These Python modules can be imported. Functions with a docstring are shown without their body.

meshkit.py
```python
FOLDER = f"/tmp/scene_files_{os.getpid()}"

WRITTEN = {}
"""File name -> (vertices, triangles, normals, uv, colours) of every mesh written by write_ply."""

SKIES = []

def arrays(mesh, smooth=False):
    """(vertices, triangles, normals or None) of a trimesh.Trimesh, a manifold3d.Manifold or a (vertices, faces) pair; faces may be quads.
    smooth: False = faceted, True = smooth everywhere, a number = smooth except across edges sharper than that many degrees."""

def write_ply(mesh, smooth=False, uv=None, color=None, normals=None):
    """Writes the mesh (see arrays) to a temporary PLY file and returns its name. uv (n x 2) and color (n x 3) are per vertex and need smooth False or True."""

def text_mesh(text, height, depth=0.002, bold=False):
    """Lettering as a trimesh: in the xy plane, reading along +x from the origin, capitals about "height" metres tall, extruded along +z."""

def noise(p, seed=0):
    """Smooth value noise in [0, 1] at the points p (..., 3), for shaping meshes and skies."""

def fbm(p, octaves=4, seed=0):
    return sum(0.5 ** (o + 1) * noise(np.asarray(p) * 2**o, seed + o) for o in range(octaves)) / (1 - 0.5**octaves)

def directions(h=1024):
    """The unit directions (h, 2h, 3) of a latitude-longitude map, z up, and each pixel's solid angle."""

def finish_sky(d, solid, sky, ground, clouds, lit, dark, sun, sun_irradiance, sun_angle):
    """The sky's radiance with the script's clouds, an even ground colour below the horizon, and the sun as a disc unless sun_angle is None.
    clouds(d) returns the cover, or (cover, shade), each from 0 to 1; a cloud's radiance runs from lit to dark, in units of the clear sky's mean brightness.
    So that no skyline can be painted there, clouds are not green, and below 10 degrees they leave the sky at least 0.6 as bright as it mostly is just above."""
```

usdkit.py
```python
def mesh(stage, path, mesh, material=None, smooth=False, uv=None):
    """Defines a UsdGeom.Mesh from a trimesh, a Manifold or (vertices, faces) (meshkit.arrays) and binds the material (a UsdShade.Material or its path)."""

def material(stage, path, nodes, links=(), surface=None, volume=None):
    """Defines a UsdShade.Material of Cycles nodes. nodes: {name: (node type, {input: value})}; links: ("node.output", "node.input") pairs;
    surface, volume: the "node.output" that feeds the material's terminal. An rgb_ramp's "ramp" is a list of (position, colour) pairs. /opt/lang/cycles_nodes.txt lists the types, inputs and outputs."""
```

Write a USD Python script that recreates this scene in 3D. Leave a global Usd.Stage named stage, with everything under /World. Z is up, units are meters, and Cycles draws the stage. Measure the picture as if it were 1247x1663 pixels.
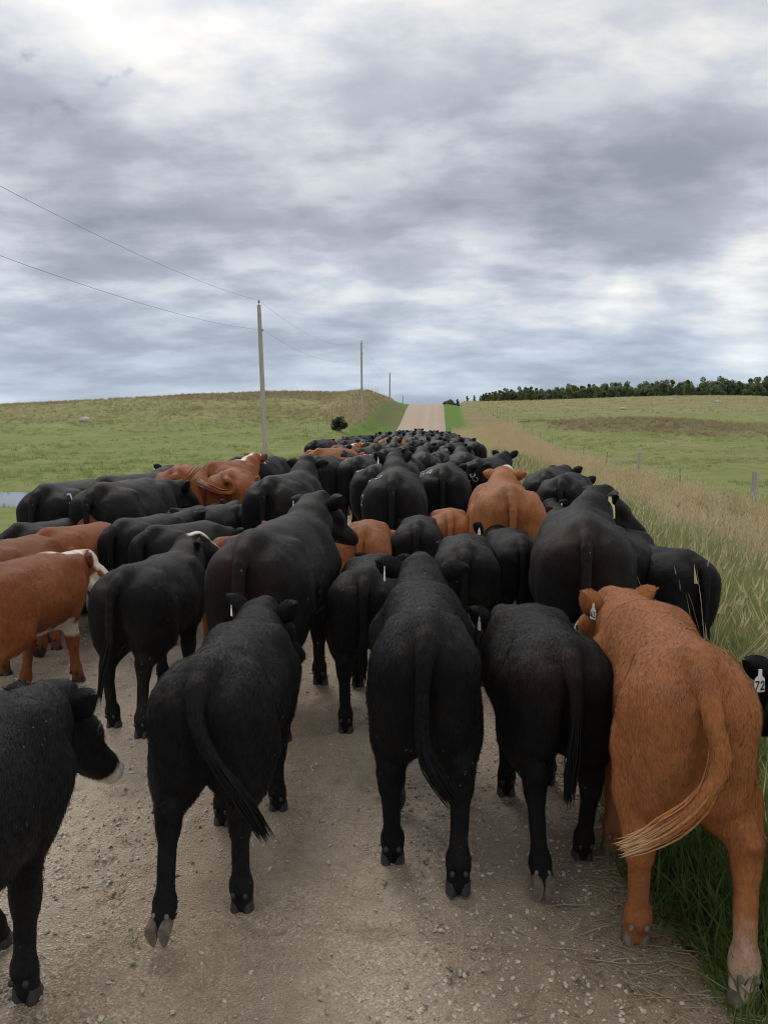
import math
import numpy as np
import trimesh
import meshkit
import usdkit
from pxr import Gf, Sdf, Usd, UsdGeom, UsdLux, UsdShade, Vt

stage = Usd.Stage.CreateInMemory()
UsdGeom.SetStageUpAxis(stage, UsdGeom.Tokens.z)
UsdGeom.SetStageMetersPerUnit(stage, 1.0)
UsdGeom.Xform.Define(stage, '/World')
UsdGeom.Scope.Define(stage, '/World/Looks')
rad = math.radians

# ------------------------------------------------------------------ camera
EYE = np.array([0.0, 0.0, 1.9])
YAW, PITCH = 3.63, 6.24                       # degrees to the left of the road, degrees downwards
F_PX, W_PX, H_PX = 1386.0, 1247.0, 1663.0
cam = UsdGeom.Camera.Define(stage, '/World/camera')
cam.CreateHorizontalApertureAttr(36.0)
cam.CreateVerticalApertureAttr(36.0 * H_PX / W_PX)
cam.CreateFocalLengthAttr(36.0 * F_PX / W_PX)
cam.CreateClippingRangeAttr(Gf.Vec2f(0.05, 20000.0))
cam.AddTranslateOp().Set(Gf.Vec3d(*EYE))
cam.AddRotateZOp().Set(YAW)
cam.AddRotateXOp().Set(90.0 - PITCH)
cam.CreateExposureAttr(0.0)

# ------------------------------------------------------------------ sky and sun
SUN_AZ, SUN_EL = rad(-22.0), rad(42.0)        # azimuth from +y towards +x
sun = UsdLux.DistantLight.Define(stage, '/World/sun')
sun.CreateIntensityAttr(0.4)
sun.CreateAngleAttr(24.0)
sun.CreateColorAttr(Gf.Vec3f(1.0, 0.96, 0.9))
sun.CreateNormalizeAttr(True)
sun.AddRotateZOp().Set(-math.degrees(SUN_AZ))
sun.AddRotateXOp().Set(-(90.0 - math.degrees(SUN_EL)))


def direction(px, py):
    """World direction through a pixel of the photograph."""
    x, y = (px - W_PX / 2) / F_PX, (H_PX / 2 - py) / F_PX
    c, s = math.cos(rad(PITCH)), math.sin(rad(PITCH))
    v = np.array([x, c + y * s, -s + y * c])
    a = rad(YAW)
    v = np.array([v[0] * math.cos(a) - v[1] * math.sin(a), v[0] * math.sin(a) + v[1] * math.cos(a), v[2]])
    return v / np.linalg.norm(v)


def on_plane(px, py, z):
    d = direction(px, py)
    return EYE + d * ((z - EYE[2]) / d[2])


def at_depth(px, py, y):
    d = direction(px, py)
    return EYE + d * (y / d[1])


def make_sky():
    n, l = {}, []

    def node(name, kind, links=(), **inp):
        n[name] = (kind, inp)
        for a, b in links:
            l.append((a, f'{name}.{b}'))
        return name
    node('tc', 'texture_coordinate')
    node('warpn', 'noise_texture', [('tc.generated', 'vector')], scale=5.0, detail=4.0)
    node('wsub', 'vector_math', [('warpn.color', 'vector1')], math_type='subtract', vector2=(0.5, 0.5, 0.5))
    node('wscl', 'vector_math', [('wsub.vector', 'vector1')], math_type='multiply', vector2=(0.22, 0.22, 0.12))
    node('wdir', 'vector_math', [('tc.generated', 'vector1'), ('wscl.vector', 'vector2')], math_type='add')
    node('sep', 'separate_xyz', [('tc.generated', 'vector')])
    node('zc', 'math', [('sep.z', 'value1')], math_type='maximum', value2=0.0)
    node('zo', 'math', [('zc.value', 'value1')], math_type='add', value2=0.21)
    node('px', 'math', [('sep.x', 'value1'), ('zo.value', 'value2')], math_type='divide')
    node('py', 'math', [('sep.y', 'value1'), ('zo.value', 'value2')], math_type='divide')
    node('pl', 'combine_xyz', [('px.value', 'x'), ('py.value', 'y')])
    node('st', 'vector_math', [('pl.vector', 'vector1')], math_type='multiply', vector2=(.80, 1.0, 1.0))
    node('n1', 'noise_texture', [('st.vector', 'vector')], scale=0.95, detail=8.0, roughness=0.55, distortion=0.0)
    node('n2', 'noise_texture', [('st.vector', 'vector')], scale=3.3, detail=7.0, roughness=0.56, distortion=0.0)
    node('n3', 'noise_texture', [('pl.vector', 'vector')], scale=0.25, detail=3.0, roughness=0.5)
    # brightness of the deck by height above the horizon
    node('elev', 'rgb_ramp', [('zc.value', 'fac')], ramp=[(0.0, (.52,) * 3), (.04, (.53,) * 3), (.09, (.54,) * 3), (.13, (.55,) * 3), (.17, (.56,) * 3), (.23, (.53,) * 3), (.33, (.57,) * 3), (.45, (.68,) * 3), (.7, (.80,) * 3), (1.0, (.80,) * 3)])
    node('b1', 'map_range', [('n1.fac', 'value')], range_type='smoothstep', from_min=.30, from_max=.70, to_min=-.17, to_max=.17, clamp=True)
    node('b2', 'map_range', [('n2.fac', 'value')], range_type='smoothstep', from_min=.36, from_max=.66, to_min=-.10, to_max=.15, clamp=True)
    node('lowk', 'map_range', [('zc.value', 'value')], from_min=.01, from_max=.15, to_min=.30, to_max=1.0, clamp=True)
    node('b2k', 'math', [('b2.result', 'value1'), ('lowk.result', 'value2')], math_type='multiply')
    node('b3', 'math', [('n3.fac', 'value1')], math_type='multiply_add', value2=0.3, value3=-0.15)
    last = 'elev.color'
    node('s0', 'math', [(last, 'value1'), ('b1.result', 'value2')], math_type='add')
    node('s1', 'math', [('s0.value', 'value1'), ('b2k.value', 'value2')], math_type='add')
    node('s2', 'math', [('s1.value', 'value1'), ('b3.value', 'value2')], math_type='add')
    last = 's2.value'
    for i, (x, y, r, amp) in enumerate(SKY_PATCHES):
        d = direction(x, y)
        node(f'd{i}', 'vector_math', [('wdir.vector', 'vector1')], math_type='distance', vector2=tuple(d))
        node(f'm{i}', 'map_range', [(f'd{i}.value', 'value')], range_type='smoothstep', from_min=0.0, from_max=r, to_min=amp, to_max=0.0, clamp=True)
        node(f'a{i}', 'math', [(last, 'value1'), (f'm{i}.result', 'value2')], math_type='add')
        last = f'a{i}.value'
    # thin dark scraps of scud high on the left
    for i, (x, y, r) in enumerate([(32, 88, .022), (155, 125, .02), (198, 124, .014), (92, 182, .03), (262, 150, .012)]):
        d = direction(x, y)
        node(f'w{i}', 'noise_texture', [('tc.generated', 'vector')], scale=30.0, detail=5.0)
        node(f'ws{i}', 'vector_math', [(f'w{i}.color', 'vector1')], math_type='subtract', vector2=(.5, .5, .5))
        node(f'wm{i}', 'vector_math', [(f'ws{i}.vector', 'vector1')], math_type='multiply', vector2=(.10, .10, .045))
        node(f'wa{i}', 'vector_math', [('tc.generated', 'vector1'), (f'wm{i}.vector', 'vector2')], math_type='add')
        node(f'wb{i}', 'vector_math', [(f'wa{i}.vector', 'vector1')], math_type='subtract', vector2=tuple(d))
        node(f'wc{i}', 'vector_math', [(f'wb{i}.vector', 'vector1')], math_type='multiply', vector2=(1, 1, 2.6))
        node(f'wd{i}', 'vector_math', [(f'wc{i}.vector', 'vector1')], math_type='length')
        node(f'we{i}', 'map_range', [(f'wd{i}.value', 'value')], range_type='smoothstep', from_min=0.0, from_max=r, to_min=-.17, to_max=0.0, clamp=True)
        node(f'wf{i}', 'math', [(last, 'value1'), (f'we{i}.result', 'value2')], math_type='add')
        last = f'wf{i}.value'
    # colour of the cloud: blue grey where thin and dark, warm white where bright
    node('cr', 'rgb_ramp', [(last, 'fac')], ramp=SKY_RAMP)
    node('blue', 'rgb_ramp', [('zc.value', 'fac')], ramp=[(0.0, (.80, .93, 1.06)), (.06, (.86, .96, 1.04)), (.14, (.95, .99, 1.02)), (.24, (1.0, 1.0, 1.0)), (.32, (1, 1, 1)), (1, (1, 1, 1))])
    node('tinted', 'mix', [('cr.color', 'color1'), ('blue.color', 'color2')], mix_type='multiply', fac=1.0)
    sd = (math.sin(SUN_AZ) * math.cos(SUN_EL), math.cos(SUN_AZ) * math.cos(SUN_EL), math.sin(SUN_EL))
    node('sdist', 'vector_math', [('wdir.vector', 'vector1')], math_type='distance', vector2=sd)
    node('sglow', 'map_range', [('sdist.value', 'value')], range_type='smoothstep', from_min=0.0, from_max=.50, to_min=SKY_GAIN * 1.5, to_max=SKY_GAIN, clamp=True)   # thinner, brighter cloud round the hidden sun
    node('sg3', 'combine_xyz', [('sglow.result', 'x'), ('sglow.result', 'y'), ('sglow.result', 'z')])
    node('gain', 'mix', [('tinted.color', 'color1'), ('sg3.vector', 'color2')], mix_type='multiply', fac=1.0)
    node('sky', 'sky_texture', sky_type='single_scattering', sun_disc=False, sun_elevation=SUN_EL, sun_rotation=SUN_AZ)
    # low down the clear sky tints the deck
    node('cov', 'map_range', [('zc.value', 'value')], from_min=0.0, from_max=0.10, to_min=0.93, to_max=0.97, clamp=True)
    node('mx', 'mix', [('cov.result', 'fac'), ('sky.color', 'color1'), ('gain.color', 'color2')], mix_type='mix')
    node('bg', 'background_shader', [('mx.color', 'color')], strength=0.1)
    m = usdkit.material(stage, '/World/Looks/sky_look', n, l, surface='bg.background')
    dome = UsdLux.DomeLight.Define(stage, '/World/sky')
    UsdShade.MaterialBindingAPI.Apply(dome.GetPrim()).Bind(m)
    dome.GetPrim().SetCustomDataByKey('kind', 'structure')


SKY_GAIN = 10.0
SKY_RAMP = [(0.0, (.20, .21, .27)), (.25, (.31, .34, .405)), (.45, (.445, .475, .54)), (.62, (.625, .655, .715)), (.8, (.88, .87, .85)), (1.0, (1.12, 1.09, 1.02))]
SKY_PATCHES = [(150, 40, .14, .34), (560, 90, .20, .05), (720, 225, .22, -.20), (980, 260, .22, -.12), (100, 310, .12, -.10), (520, 455, .10, .12), (640, 425, .12, .14), (800, 425, .10, .15), (1005, 482, .06, .32), (1190, 490, .12, .36), (720, 552, .08, .12), (300, 605, .10, .12), (880, 500, .07, .08), (150, 500, .2, -.10), (350, 140, .2, .08), (700, 60, .2, .12), (1240, 110, .10, .22), (1070, 140, .06, .14), (870, 460, .05, -.1)]
make_sky()
# ------------------------------------------------------------------ prims, names, labels
NAMES = {}


def numbered(parent, name):
    key = f'{parent}/{name}'
    NAMES[key] = NAMES.get(key, -1) + 1
    return f'{key}_{NAMES[key]:03d}' if NAMES[key] else key


def tag(prim, label=None, category=None, group=None, kind=None):
    for k, v in (('label', label), ('category', category), ('group', group), ('kind', kind)):
        if v:
            prim.SetCustomDataByKey(k, v)
    return prim


def thing(name, label, category, loc=(0, 0, 0), heading=0.0, scale=1.0, group=None):
    x = UsdGeom.Xform.Define(stage, numbered('/World', name))
    x.AddTranslateOp().Set(Gf.Vec3d(*map(float, loc)))
    if heading:
        x.AddRotateZOp().Set(float(-heading))
    if scale != 1.0:
        x.AddScaleOp().Set(Gf.Vec3f(scale, scale, scale))
    return tag(x.GetPrim(), label, category, group)


def part(name, mesh, mat, parent, smooth=False, label=None):
    m = usdkit.mesh(stage, numbered(str(parent.GetPath()), name), mesh, mat, smooth=smooth)
    if label:
        m.GetPrim().SetCustomDataByKey('label', label)
    return m


def solid(name, mesh, mat, smooth=False, **kw):
    m = usdkit.mesh(stage, numbered('/World', name), mesh, mat, smooth=smooth)
    tag(m.GetPrim(), **kw)
    return m


def look(name, nodes, links, surface):
    return usdkit.material(stage, f'/World/Looks/{name}', nodes, links, surface=surface)


def plain(name, color, rough=0.7, **kw):
    return look(name, {'p': ('principled_bsdf', dict(base_color=color, roughness=rough, **kw))}, [], 'p.BSDF')


def tube(points, radii, n=8, cap=True):
    P, R = np.asarray(points, float), np.broadcast_to(np.asarray(radii, float), len(points))
    T = np.gradient(P, axis=0)
    T /= np.linalg.norm(T, axis=1, keepdims=True) + 1e-12
    ref = np.array([0.0, 0.0, 1.0]) if abs(T[0, 2]) < 0.8 else np.array([0.0, 1.0, 0.0])
    V = []
    a = np.arange(n) / n * 2 * np.pi
    for p, t, r in zip(P, T, R):
        u = np.cross(ref, t)
        u /= np.linalg.norm(u) + 1e-12
        w = np.cross(t, u)
        V.append(p + r * (np.cos(a)[:, None] * u + np.sin(a)[:, None] * w))
    V = np.vstack(V)
    Fs = []
    for i in range(len(P) - 1):
        for j in range(n):
            k = (j + 1) % n
            Fs += [[i * n + j, i * n + k, (i + 1) * n + k], [i * n + j, (i + 1) * n + k, (i + 1) * n + j]]
    if cap:
        b, e = len(V), len(V) + 1
        V = np.vstack([V, P[0], P[-1]])
        for j in range(n):
            k = (j + 1) % n
            Fs += [[b, k, j], [e, (len(P) - 1) * n + j, (len(P) - 1) * n + k]]
    return trimesh.Trimesh(V, np.array(Fs), process=False)


def spline(pts, n):
    from scipy.interpolate import PchipInterpolator
    pts = np.asarray(pts, float)
    t = np.r_[0, np.cumsum(np.linalg.norm(np.diff(pts, axis=0), axis=1))]
    return PchipInterpolator(t, pts)(np.linspace(0, t[-1], n))


# ------------------------------------------------------------------ surface nets
def surface_nets(Fv, origin, h):
    nx, ny, nz = Fv.shape
    neg = Fv < 0
    corners = [(i, j, k) for i in (0, 1) for j in (0, 1) for k in (0, 1)]
    cnt = sum(neg[i:nx - 1 + i, j:ny - 1 + j, k:nz - 1 + k].astype(np.int8) for i, j, k in corners)
    act = np.argwhere((cnt > 0) & (cnt < 8))
    idx = -np.ones((nx - 1, ny - 1, nz - 1), np.int64)
    idx[act[:, 0], act[:, 1], act[:, 2]] = np.arange(len(act))
    vals = np.stack([Fv[act[:, 0] + i, act[:, 1] + j, act[:, 2] + k] for i, j, k in corners], 1)
    c = np.array(corners, float)
    tot, num = np.zeros((len(act), 3)), np.zeros(len(act))
    for a in range(8):
        for b in range(a + 1, 8):
            if np.abs(c[a] - c[b]).sum() == 1:
                va, vb = vals[:, a], vals[:, b]
                m = (va < 0) != (vb < 0)
                t = np.where(m, va / np.where(m, va - vb, 1), 0)[:, None]
                tot += np.where(m[:, None], c[a] + t * (c[b] - c[a]), 0)
                num += m
    V = origin + h * (act + tot / num[:, None])
    faces = []
    for ax in range(3):
        o1, o2 = [(1, 2), (2, 0), (0, 1)][ax]
        sl = [slice(1, -1)] * 3
        a = [slice(1, -1)] * 3
        b = [slice(1, -1)] * 3
        a[ax], b[ax] = slice(0, -1), slice(1, None)
        A, B = neg[tuple(a)], neg[tuple(b)]
        e = np.argwhere(A != B)
        e0 = e.copy()
        off = np.array([1, 1, 1])
        off[ax] = 0
        e0 = e + off
        d1, d2 = np.eye(3, dtype=int)[o1], np.eye(3, dtype=int)[o2]
        q = [e0 - d1 - d2, e0 - d2, e0, e0 - d1]
        Q = np.stack([idx[p[:, 0], p[:, 1], p[:, 2]] for p in q], 1)
        flip = ~A[e[:, 0], e[:, 1], e[:, 2]]
        Q[flip] = Q[flip][:, ::-1]
        faces.append(Q)
    Q = np.vstack(faces)
    Q = Q[(Q >= 0).all(1)]
    return V, np.vstack([Q[:, [0, 1, 2]], Q[:, [0, 2, 3]]])


# ------------------------------------------------------------------ cattle
class Field:
    def __init__(self, lo, hi, h):
        self.lo, self.h = np.asarray(lo, float), h
        n = np.ceil((np.asarray(hi) - self.lo) / h).astype(int) + 1
        self.ax = [(self.lo[i] + h * np.arange(n[i])).astype(np.float32) for i in range(3)]
        self.F = np.full(tuple(n), 0.5, np.float32)

    def box(self, lo, hi, k):
        s = []
        for i in range(3):
            a = int(np.clip(math.floor((lo[i] - k - self.lo[i]) / self.h), 0, len(self.ax[i]) - 1))
            b = int(np.clip(math.ceil((hi[i] + k - self.lo[i]) / self.h) + 1, a + 1, len(self.ax[i])))
            s.append(slice(a, b))
        return tuple(s)

    def blend(self, s, d, k):
        f = self.F[s]
        hh = np.clip(0.5 + 0.5 * (f - d) / k, 0, 1)
        self.F[s] = f * (1 - hh) + d * hh - k * hh * (1 - hh)

    def cone(self, a, b, ra, rb, k=0.05):
        a, b = np.asarray(a, float), np.asarray(b, float)
        m = max(ra, rb)
        s = self.box(np.minimum(a, b) - m, np.maximum(a, b) + m, k + 0.04)
        X, Y, Z = np.meshgrid(*[self.ax[i][s[i]] for i in range(3)], indexing='ij', sparse=True)
        d = b - a
        L2 = max(float(d @ d), 1e-9)
        t = np.clip(((X - a[0]) * d[0] + (Y - a[1]) * d[1] + (Z - a[2]) * d[2]) / np.float32(L2), 0, 1)
        D = np.sqrt((X - a[0] - t * d[0]) ** 2 + (Y - a[1] - t * d[1]) ** 2 + (Z - a[2] - t * d[2]) ** 2) - (ra + t * (rb - ra))
        self.blend(s, D.astype(np.float32), k)

    def ell(self, c, r, k=0.08, tilt=0.0):
        """Ellipsoid; tilt turns it about x (radians)."""
        c, r = np.asarray(c, float), np.asarray(r, float)
        m = np.array([r[0], max(r[1], r[2]) if tilt else r[1], max(r[1], r[2]) if tilt else r[2]])
        s = self.box(c - m, c + m, k + 0.04)
        X, Y, Z = np.meshgrid(*[(self.ax[i][s[i]] - c[i]) for i in range(3)], indexing='ij', sparse=True)
        if tilt:
            ct, st = math.cos(tilt), math.sin(tilt)
            Y, Z = Y * ct + Z * st, -Y * st + Z * ct
        k0 = np.sqrt((X / r[0]) ** 2 + (Y / r[1]) ** 2 + (Z / r[2]) ** 2)
        k1 = np.sqrt((X / r[0] ** 2) ** 2 + (Y / r[1] ** 2) ** 2 + (Z / r[2] ** 2) ** 2)
        D = k0 * (k0 - 1) / np.maximum(k1, 1e-4)
        self.blend(s, D.astype(np.float32), k)


def carve(f, c, r, k, depth=1.0):
    """Presses a soft hollow into the field."""
    c, r = np.asarray(c, float), np.asarray(r, float)
    s = f.box(c - r, c + r, k + .05)
    X, Y, Z = np.meshgrid(*[(f.ax[i][s[i]] - c[i]) / r[i] for i in range(3)], indexing='ij', sparse=True)
    q = np.clip(1 - (X * X + Y * Y + Z * Z), 0, 1)
    f.F[s] = f.F[s] + (depth * q * q).astype(np.float32)


def rot2(p, c, a):
    """Rotates (y, z) about c by a: positive swings what hangs below forwards (+y)."""
    y, z = p[0] - c[0], p[1] - c[1]
    return (c[0] + y * math.cos(a) - z * math.sin(a), c[1] + y * math.sin(a) + z * math.cos(a))


def leg_chain(pts, swing, flex, toe, lift):
    """pts: (y, z) hip, stifle, hock, fetlock, hoof. Angles in degrees."""
    P = [rot2(p, pts[0], rad(swing)) if i else p for i, p in enumerate(pts)]
    for i in (3, 4):
        P[i] = rot2(P[i], P[2], rad(flex))
    P[4] = rot2(P[4], P[3], rad(toe))
    low = min(P[4][1] - 0.035, P[4][1])
    hz = P[0][1]
    f = (hz - lift) / (hz - low)
    return [(y, hz - (hz - z) * f) for y, z in P]


def unit(v):
    v = np.asarray(v, float)
    return v / np.linalg.norm(v)


TAILS = {
    'hang': [(0, -.93, 1.12), (0, -.955, .95), (0, -.945, .72), (0, -.93, .55)],
    'left': [(-.02, -.93, 1.12), (-.06, -.97, .95), (-.14, -.98, .75), (-.20, -.96, .58)],
    'right': [(.02, -.93, 1.12), (.07, -.97, .95), (.15, -.98, .75), (.22, -.96, .58)],
    'hook': [(0, -.93, 1.12), (-.01, -.955, .95), (-.01, -.95, .70), (.02, -.95, .54)],
    'up_left': [(.05, -.97, 1.20), (.12, -.98, 1.12), (.05, -.99, 1.04), (-.14, -.95, 1.08)],
    'up_right': [(-.06, -.97, 1.19), (-.12, -.98, 1.08), (.0, -1.0, 1.05), (.12, -.94, 1.16)],
}
GAITS = {   # (swing, flex, toe, lift) of hind left, hind right, front left, front right
    'a': [(-15, -8, -38, .03), (8, 0, 0, 0), (10, 0, 0, 0), (-12, -6, -25, .02)],
    'b': [(12, 0, 0, 0), (-12, -4, -10, 0), (-14, -6, -20, .01), (12, 0, 0, 0)],
    'c': [(-6, 0, 0, 0), (14, -10, -5, .05), (14, -12, -5, .04), (-10, 0, 0, 0)],
    'd': [(10, -4, 0, .0), (-8, 0, 0, 0), (4, 0, 0, 0), (-5, 0, 0, 0)],
    'e': [(-2, 0, 0, 0), (3, 0, 0, 0), (2, 0, 0, 0), (-3, 0, 0, 0)],
}
KINDS = {
    'cow': dict(w=1.0, belly=1.0, head=1.0, leg=1.0, fluff=.4, udder=True, hook=.235, hollow=1.25, drop=.01, long=.93),
    'calf': dict(w=.90, belly=.86, head=1.10, leg=1.05, fluff=1.0, udder=False, hook=.205, hollow=.35, drop=.075, long=.85),
}


def cattle_body(kind='cow', gait='a', tail='hang', neck=(12, 0), face=(48, 0), white=None, vox=0.02, seed=0, ear_up=.25, fat=1.0, sock=None, spread=1.0, hollow=1.0):
    """One animal facing +y, adult units (hip height 1.35), feet at z = 0. Returns dict with body mesh, masks and anchors."""
    K = KINDS[kind]
    w, bl, hs, lg, wd = K['w'] * fat, K['belly'], K['head'], K['leg'], K['drop']
    legs = gait if isinstance(gait, list) else GAITS[gait]
    f = Field((-.62, -1.12, -.02), (.62, 1.75, 1.75), vox)
    # trunk
    f.cone((0, -.60, 1.165), (0, .45, 1.125 - wd), .135 * (0.5 + w / 2), .145, .08)
    f.ell((0, .10, .895 + .04 * (1 - bl)), (.365 * w, .74, .375 * (.45 + .55 * bl)), .10)
    f.ell((0, -.22, .93), (.345 * w, .42, .33 * (.45 + .55 * bl)), .08)
    f.ell((0, .55, .89), (.275 * w, .36, .36), .10)
    f.ell((0, .74, .80), (.15, .20, .20), .08)
    f.ell((0, .48, 1.14 - wd), (.12, .26, .13), .10)
    f.ell((0, -.55, 1.025), (.275 * w, .32, .245), .08)
    for s in (-1, 1):
        f.cone((s * K['hook'] * w, -.36, 1.165), (s * .16 * w, -.46, 1.15), .070, .08, .06)
        f.cone((s * .115 * w, -.80, 1.10), (s * .13 * w, -.70, 1.10), .075, .10, .07)
        f.ell((s * .20 * w, .50, .93), (.115, .20, .30), .09, tilt=-.25)
    f.cone((0, -.30, 1.245 - wd * .3), (0, -.70, 1.25), .045, .055, .05)
    f.cone((0, -.62, 1.24), (0, -.84, 1.19), .068, .055, .05)
    if K['udder']:
        f.ell((0, -.36, .66), (.17, .17, .13), .06)
    else:
        f.ell((0, -.30, .70), (.16, .20, .10), .08)
    anchors = {'feet': []}
    hollow = hollow * K['hollow']
    hk = hollow
    for s in (-1, 1):
        carve(f, (s * .30 * w, -.16, 1.13), (.16, .17, .15), .0, .035 * hk)        # hollow of the flank behind the ribs
        carve(f, (s * .34 * w, -.20, .80), (.14, .10, .24), .0, .030 * hk)         # fold in front of the thigh
        carve(f, (s * .10 * w, -.84, 1.20), (.085, .14, .10), .0, .030 * hk)       # beside the tail head
        carve(f, (s * .30, .30, 1.02), (.12, .09, .30), .0, .022 * hk)             # behind the shoulder
    # hind legs
    for s, g in ((-1, legs[0]), (1, legs[1])):
        pts = [(-.50, 1.0), (-.34, .77), (-.715, .535), (-.67, .165), (-.645, .065)]
        C = leg_chain(pts, *g)
        x = [s * .185 * w, s * .205 * w, s * .165 * spread, s * .155 * spread, s * .155 * spread]
        Q = [np.array([x[i], C[i][0], C[i][1]]) for i in range(5)]
        sw = rad(g[0])
        th = rot2((-.55, .90), pts[0], sw * .7)
        f.ell((s * .178 * w, th[0], th[1] - .01), (.155 * w, .28, .31), .10)
        b1 = rot2((-.73, 1.03), pts[0], sw * .4)
        b2 = rot2((-.69, .74), pts[0], sw * .9)
        f.cone((s * .135 * w, b1[0], b1[1]), (s * .160 * w, b2[0], b2[1] - .03), .125, .105, .09)
        f.cone(Q[0], Q[1], .16, .125, .07)
        mid = Q[1] * .45 + Q[2] * .55
        f.cone(Q[1] + [0, -.12, .0], mid + [0, .02, .03], .150 * lg ** .5, .112 * lg, .10)
        f.cone(mid + [0, .02, .03], Q[2] + [0, .035, .02], .112 * lg, .066 * lg, .05)
        f.cone(mid + [0, -.05, .09], Q[2] + [0, -.042, .045], .045, .034, .03)      # tendon up to the point of the hock
        f.cone(Q[2] + [0, .01, .02], Q[2] + [0, .012, -.06], .060 * lg, .055 * lg, .03)
        f.cone(Q[2] + [0, .012, -.05], Q[3], .046 * lg, .040 * lg, .03)
        f.cone(Q[3] + [0, .005, .015], Q[3] - [0, 0, .012], .054 * lg, .054 * lg, .025)
        f.cone(Q[3], Q[4], .050 * lg, .053 * lg, .02)
        anchors['feet'].append((Q[3], Q[4], g))
    carve(f, (0, -.86, .88), (.05, .16, .28), .0, .05)
    for s in (-1, 1):
        carve(f, (s * .29 * w, -.62, .86), (.10, .05, .26), .0, .016 * hollow)     # groove along the thigh
    # front legs
    for s, g in ((-1, legs[2]), (1, legs[3])):
        pts = [(.52, .98), (.44, .74), (.50, .43), (.50, .155), (.53, .06)]
        C = leg_chain(pts, g[0], g[1], g[2], g[3])
        x = [s * .19, s * .175, s * .155 * spread, s * .15 * spread, s * .15 * spread]
        Q = [np.array([x[i], C[i][0], C[i][1]]) for i in range(5)]
        f.cone(Q[0] + [0, .06, -.05], Q[1], .135, .105, .07)
        f.cone(Q[1], Q[2] + [0, 0, .03], .10, .058 * lg, .05)
        f.cone(Q[2] + [0, .005, .03], Q[2] - [0, 0, .03], .062 * lg, .055 * lg, .03)
        f.cone(Q[2], Q[3], .046 * lg, .042 * lg, .03)
        f.cone(Q[3] + [0, 0, .012], Q[3] - [0, 0, .012], .053 * lg, .053 * lg, .025)
        f.cone(Q[3], Q[4], .049 * lg, .053 * lg, .02)
        anchors['feet'].append((Q[3], Q[4], g))
    # neck and head
    e, ny = rad(neck[0]), rad(neck[1])
    hp, hy = rad(face[0]), rad(face[1])
    N0 = np.array([0, .60, 1.03 - wd])
    P = N0 + .60 * np.array([math.cos(e) * math.sin(ny), math.cos(e) * math.cos(ny), math.sin(e)])
    fd = np.array([math.cos(hp) * math.sin(hy), math.cos(hp) * math.cos(hy), -math.sin(hp)])
    rt = np.array([math.cos(hy), -math.sin(hy), 0])
    up = np.cross(rt, fd)
    M = (N0 + P) / 2 + [0, 0, .02]
    f.cone(N0, M, .225, .175, .08)
    f.cone(M, P - .05 * up - .06 * fd, .17, .125 * hs, .06)
    f.cone((0, .70, .92), P * .62 + np.array([0, .70, .92]) * .38 - [0, 0, .10], .175, .115, .08)
    f.cone(P * .62 + np.array([0, .70, .92]) * .38 - [0, 0, .10], P - .13 * up + .04 * fd, .115, .10 * hs, .06)
    h = hs
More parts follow.
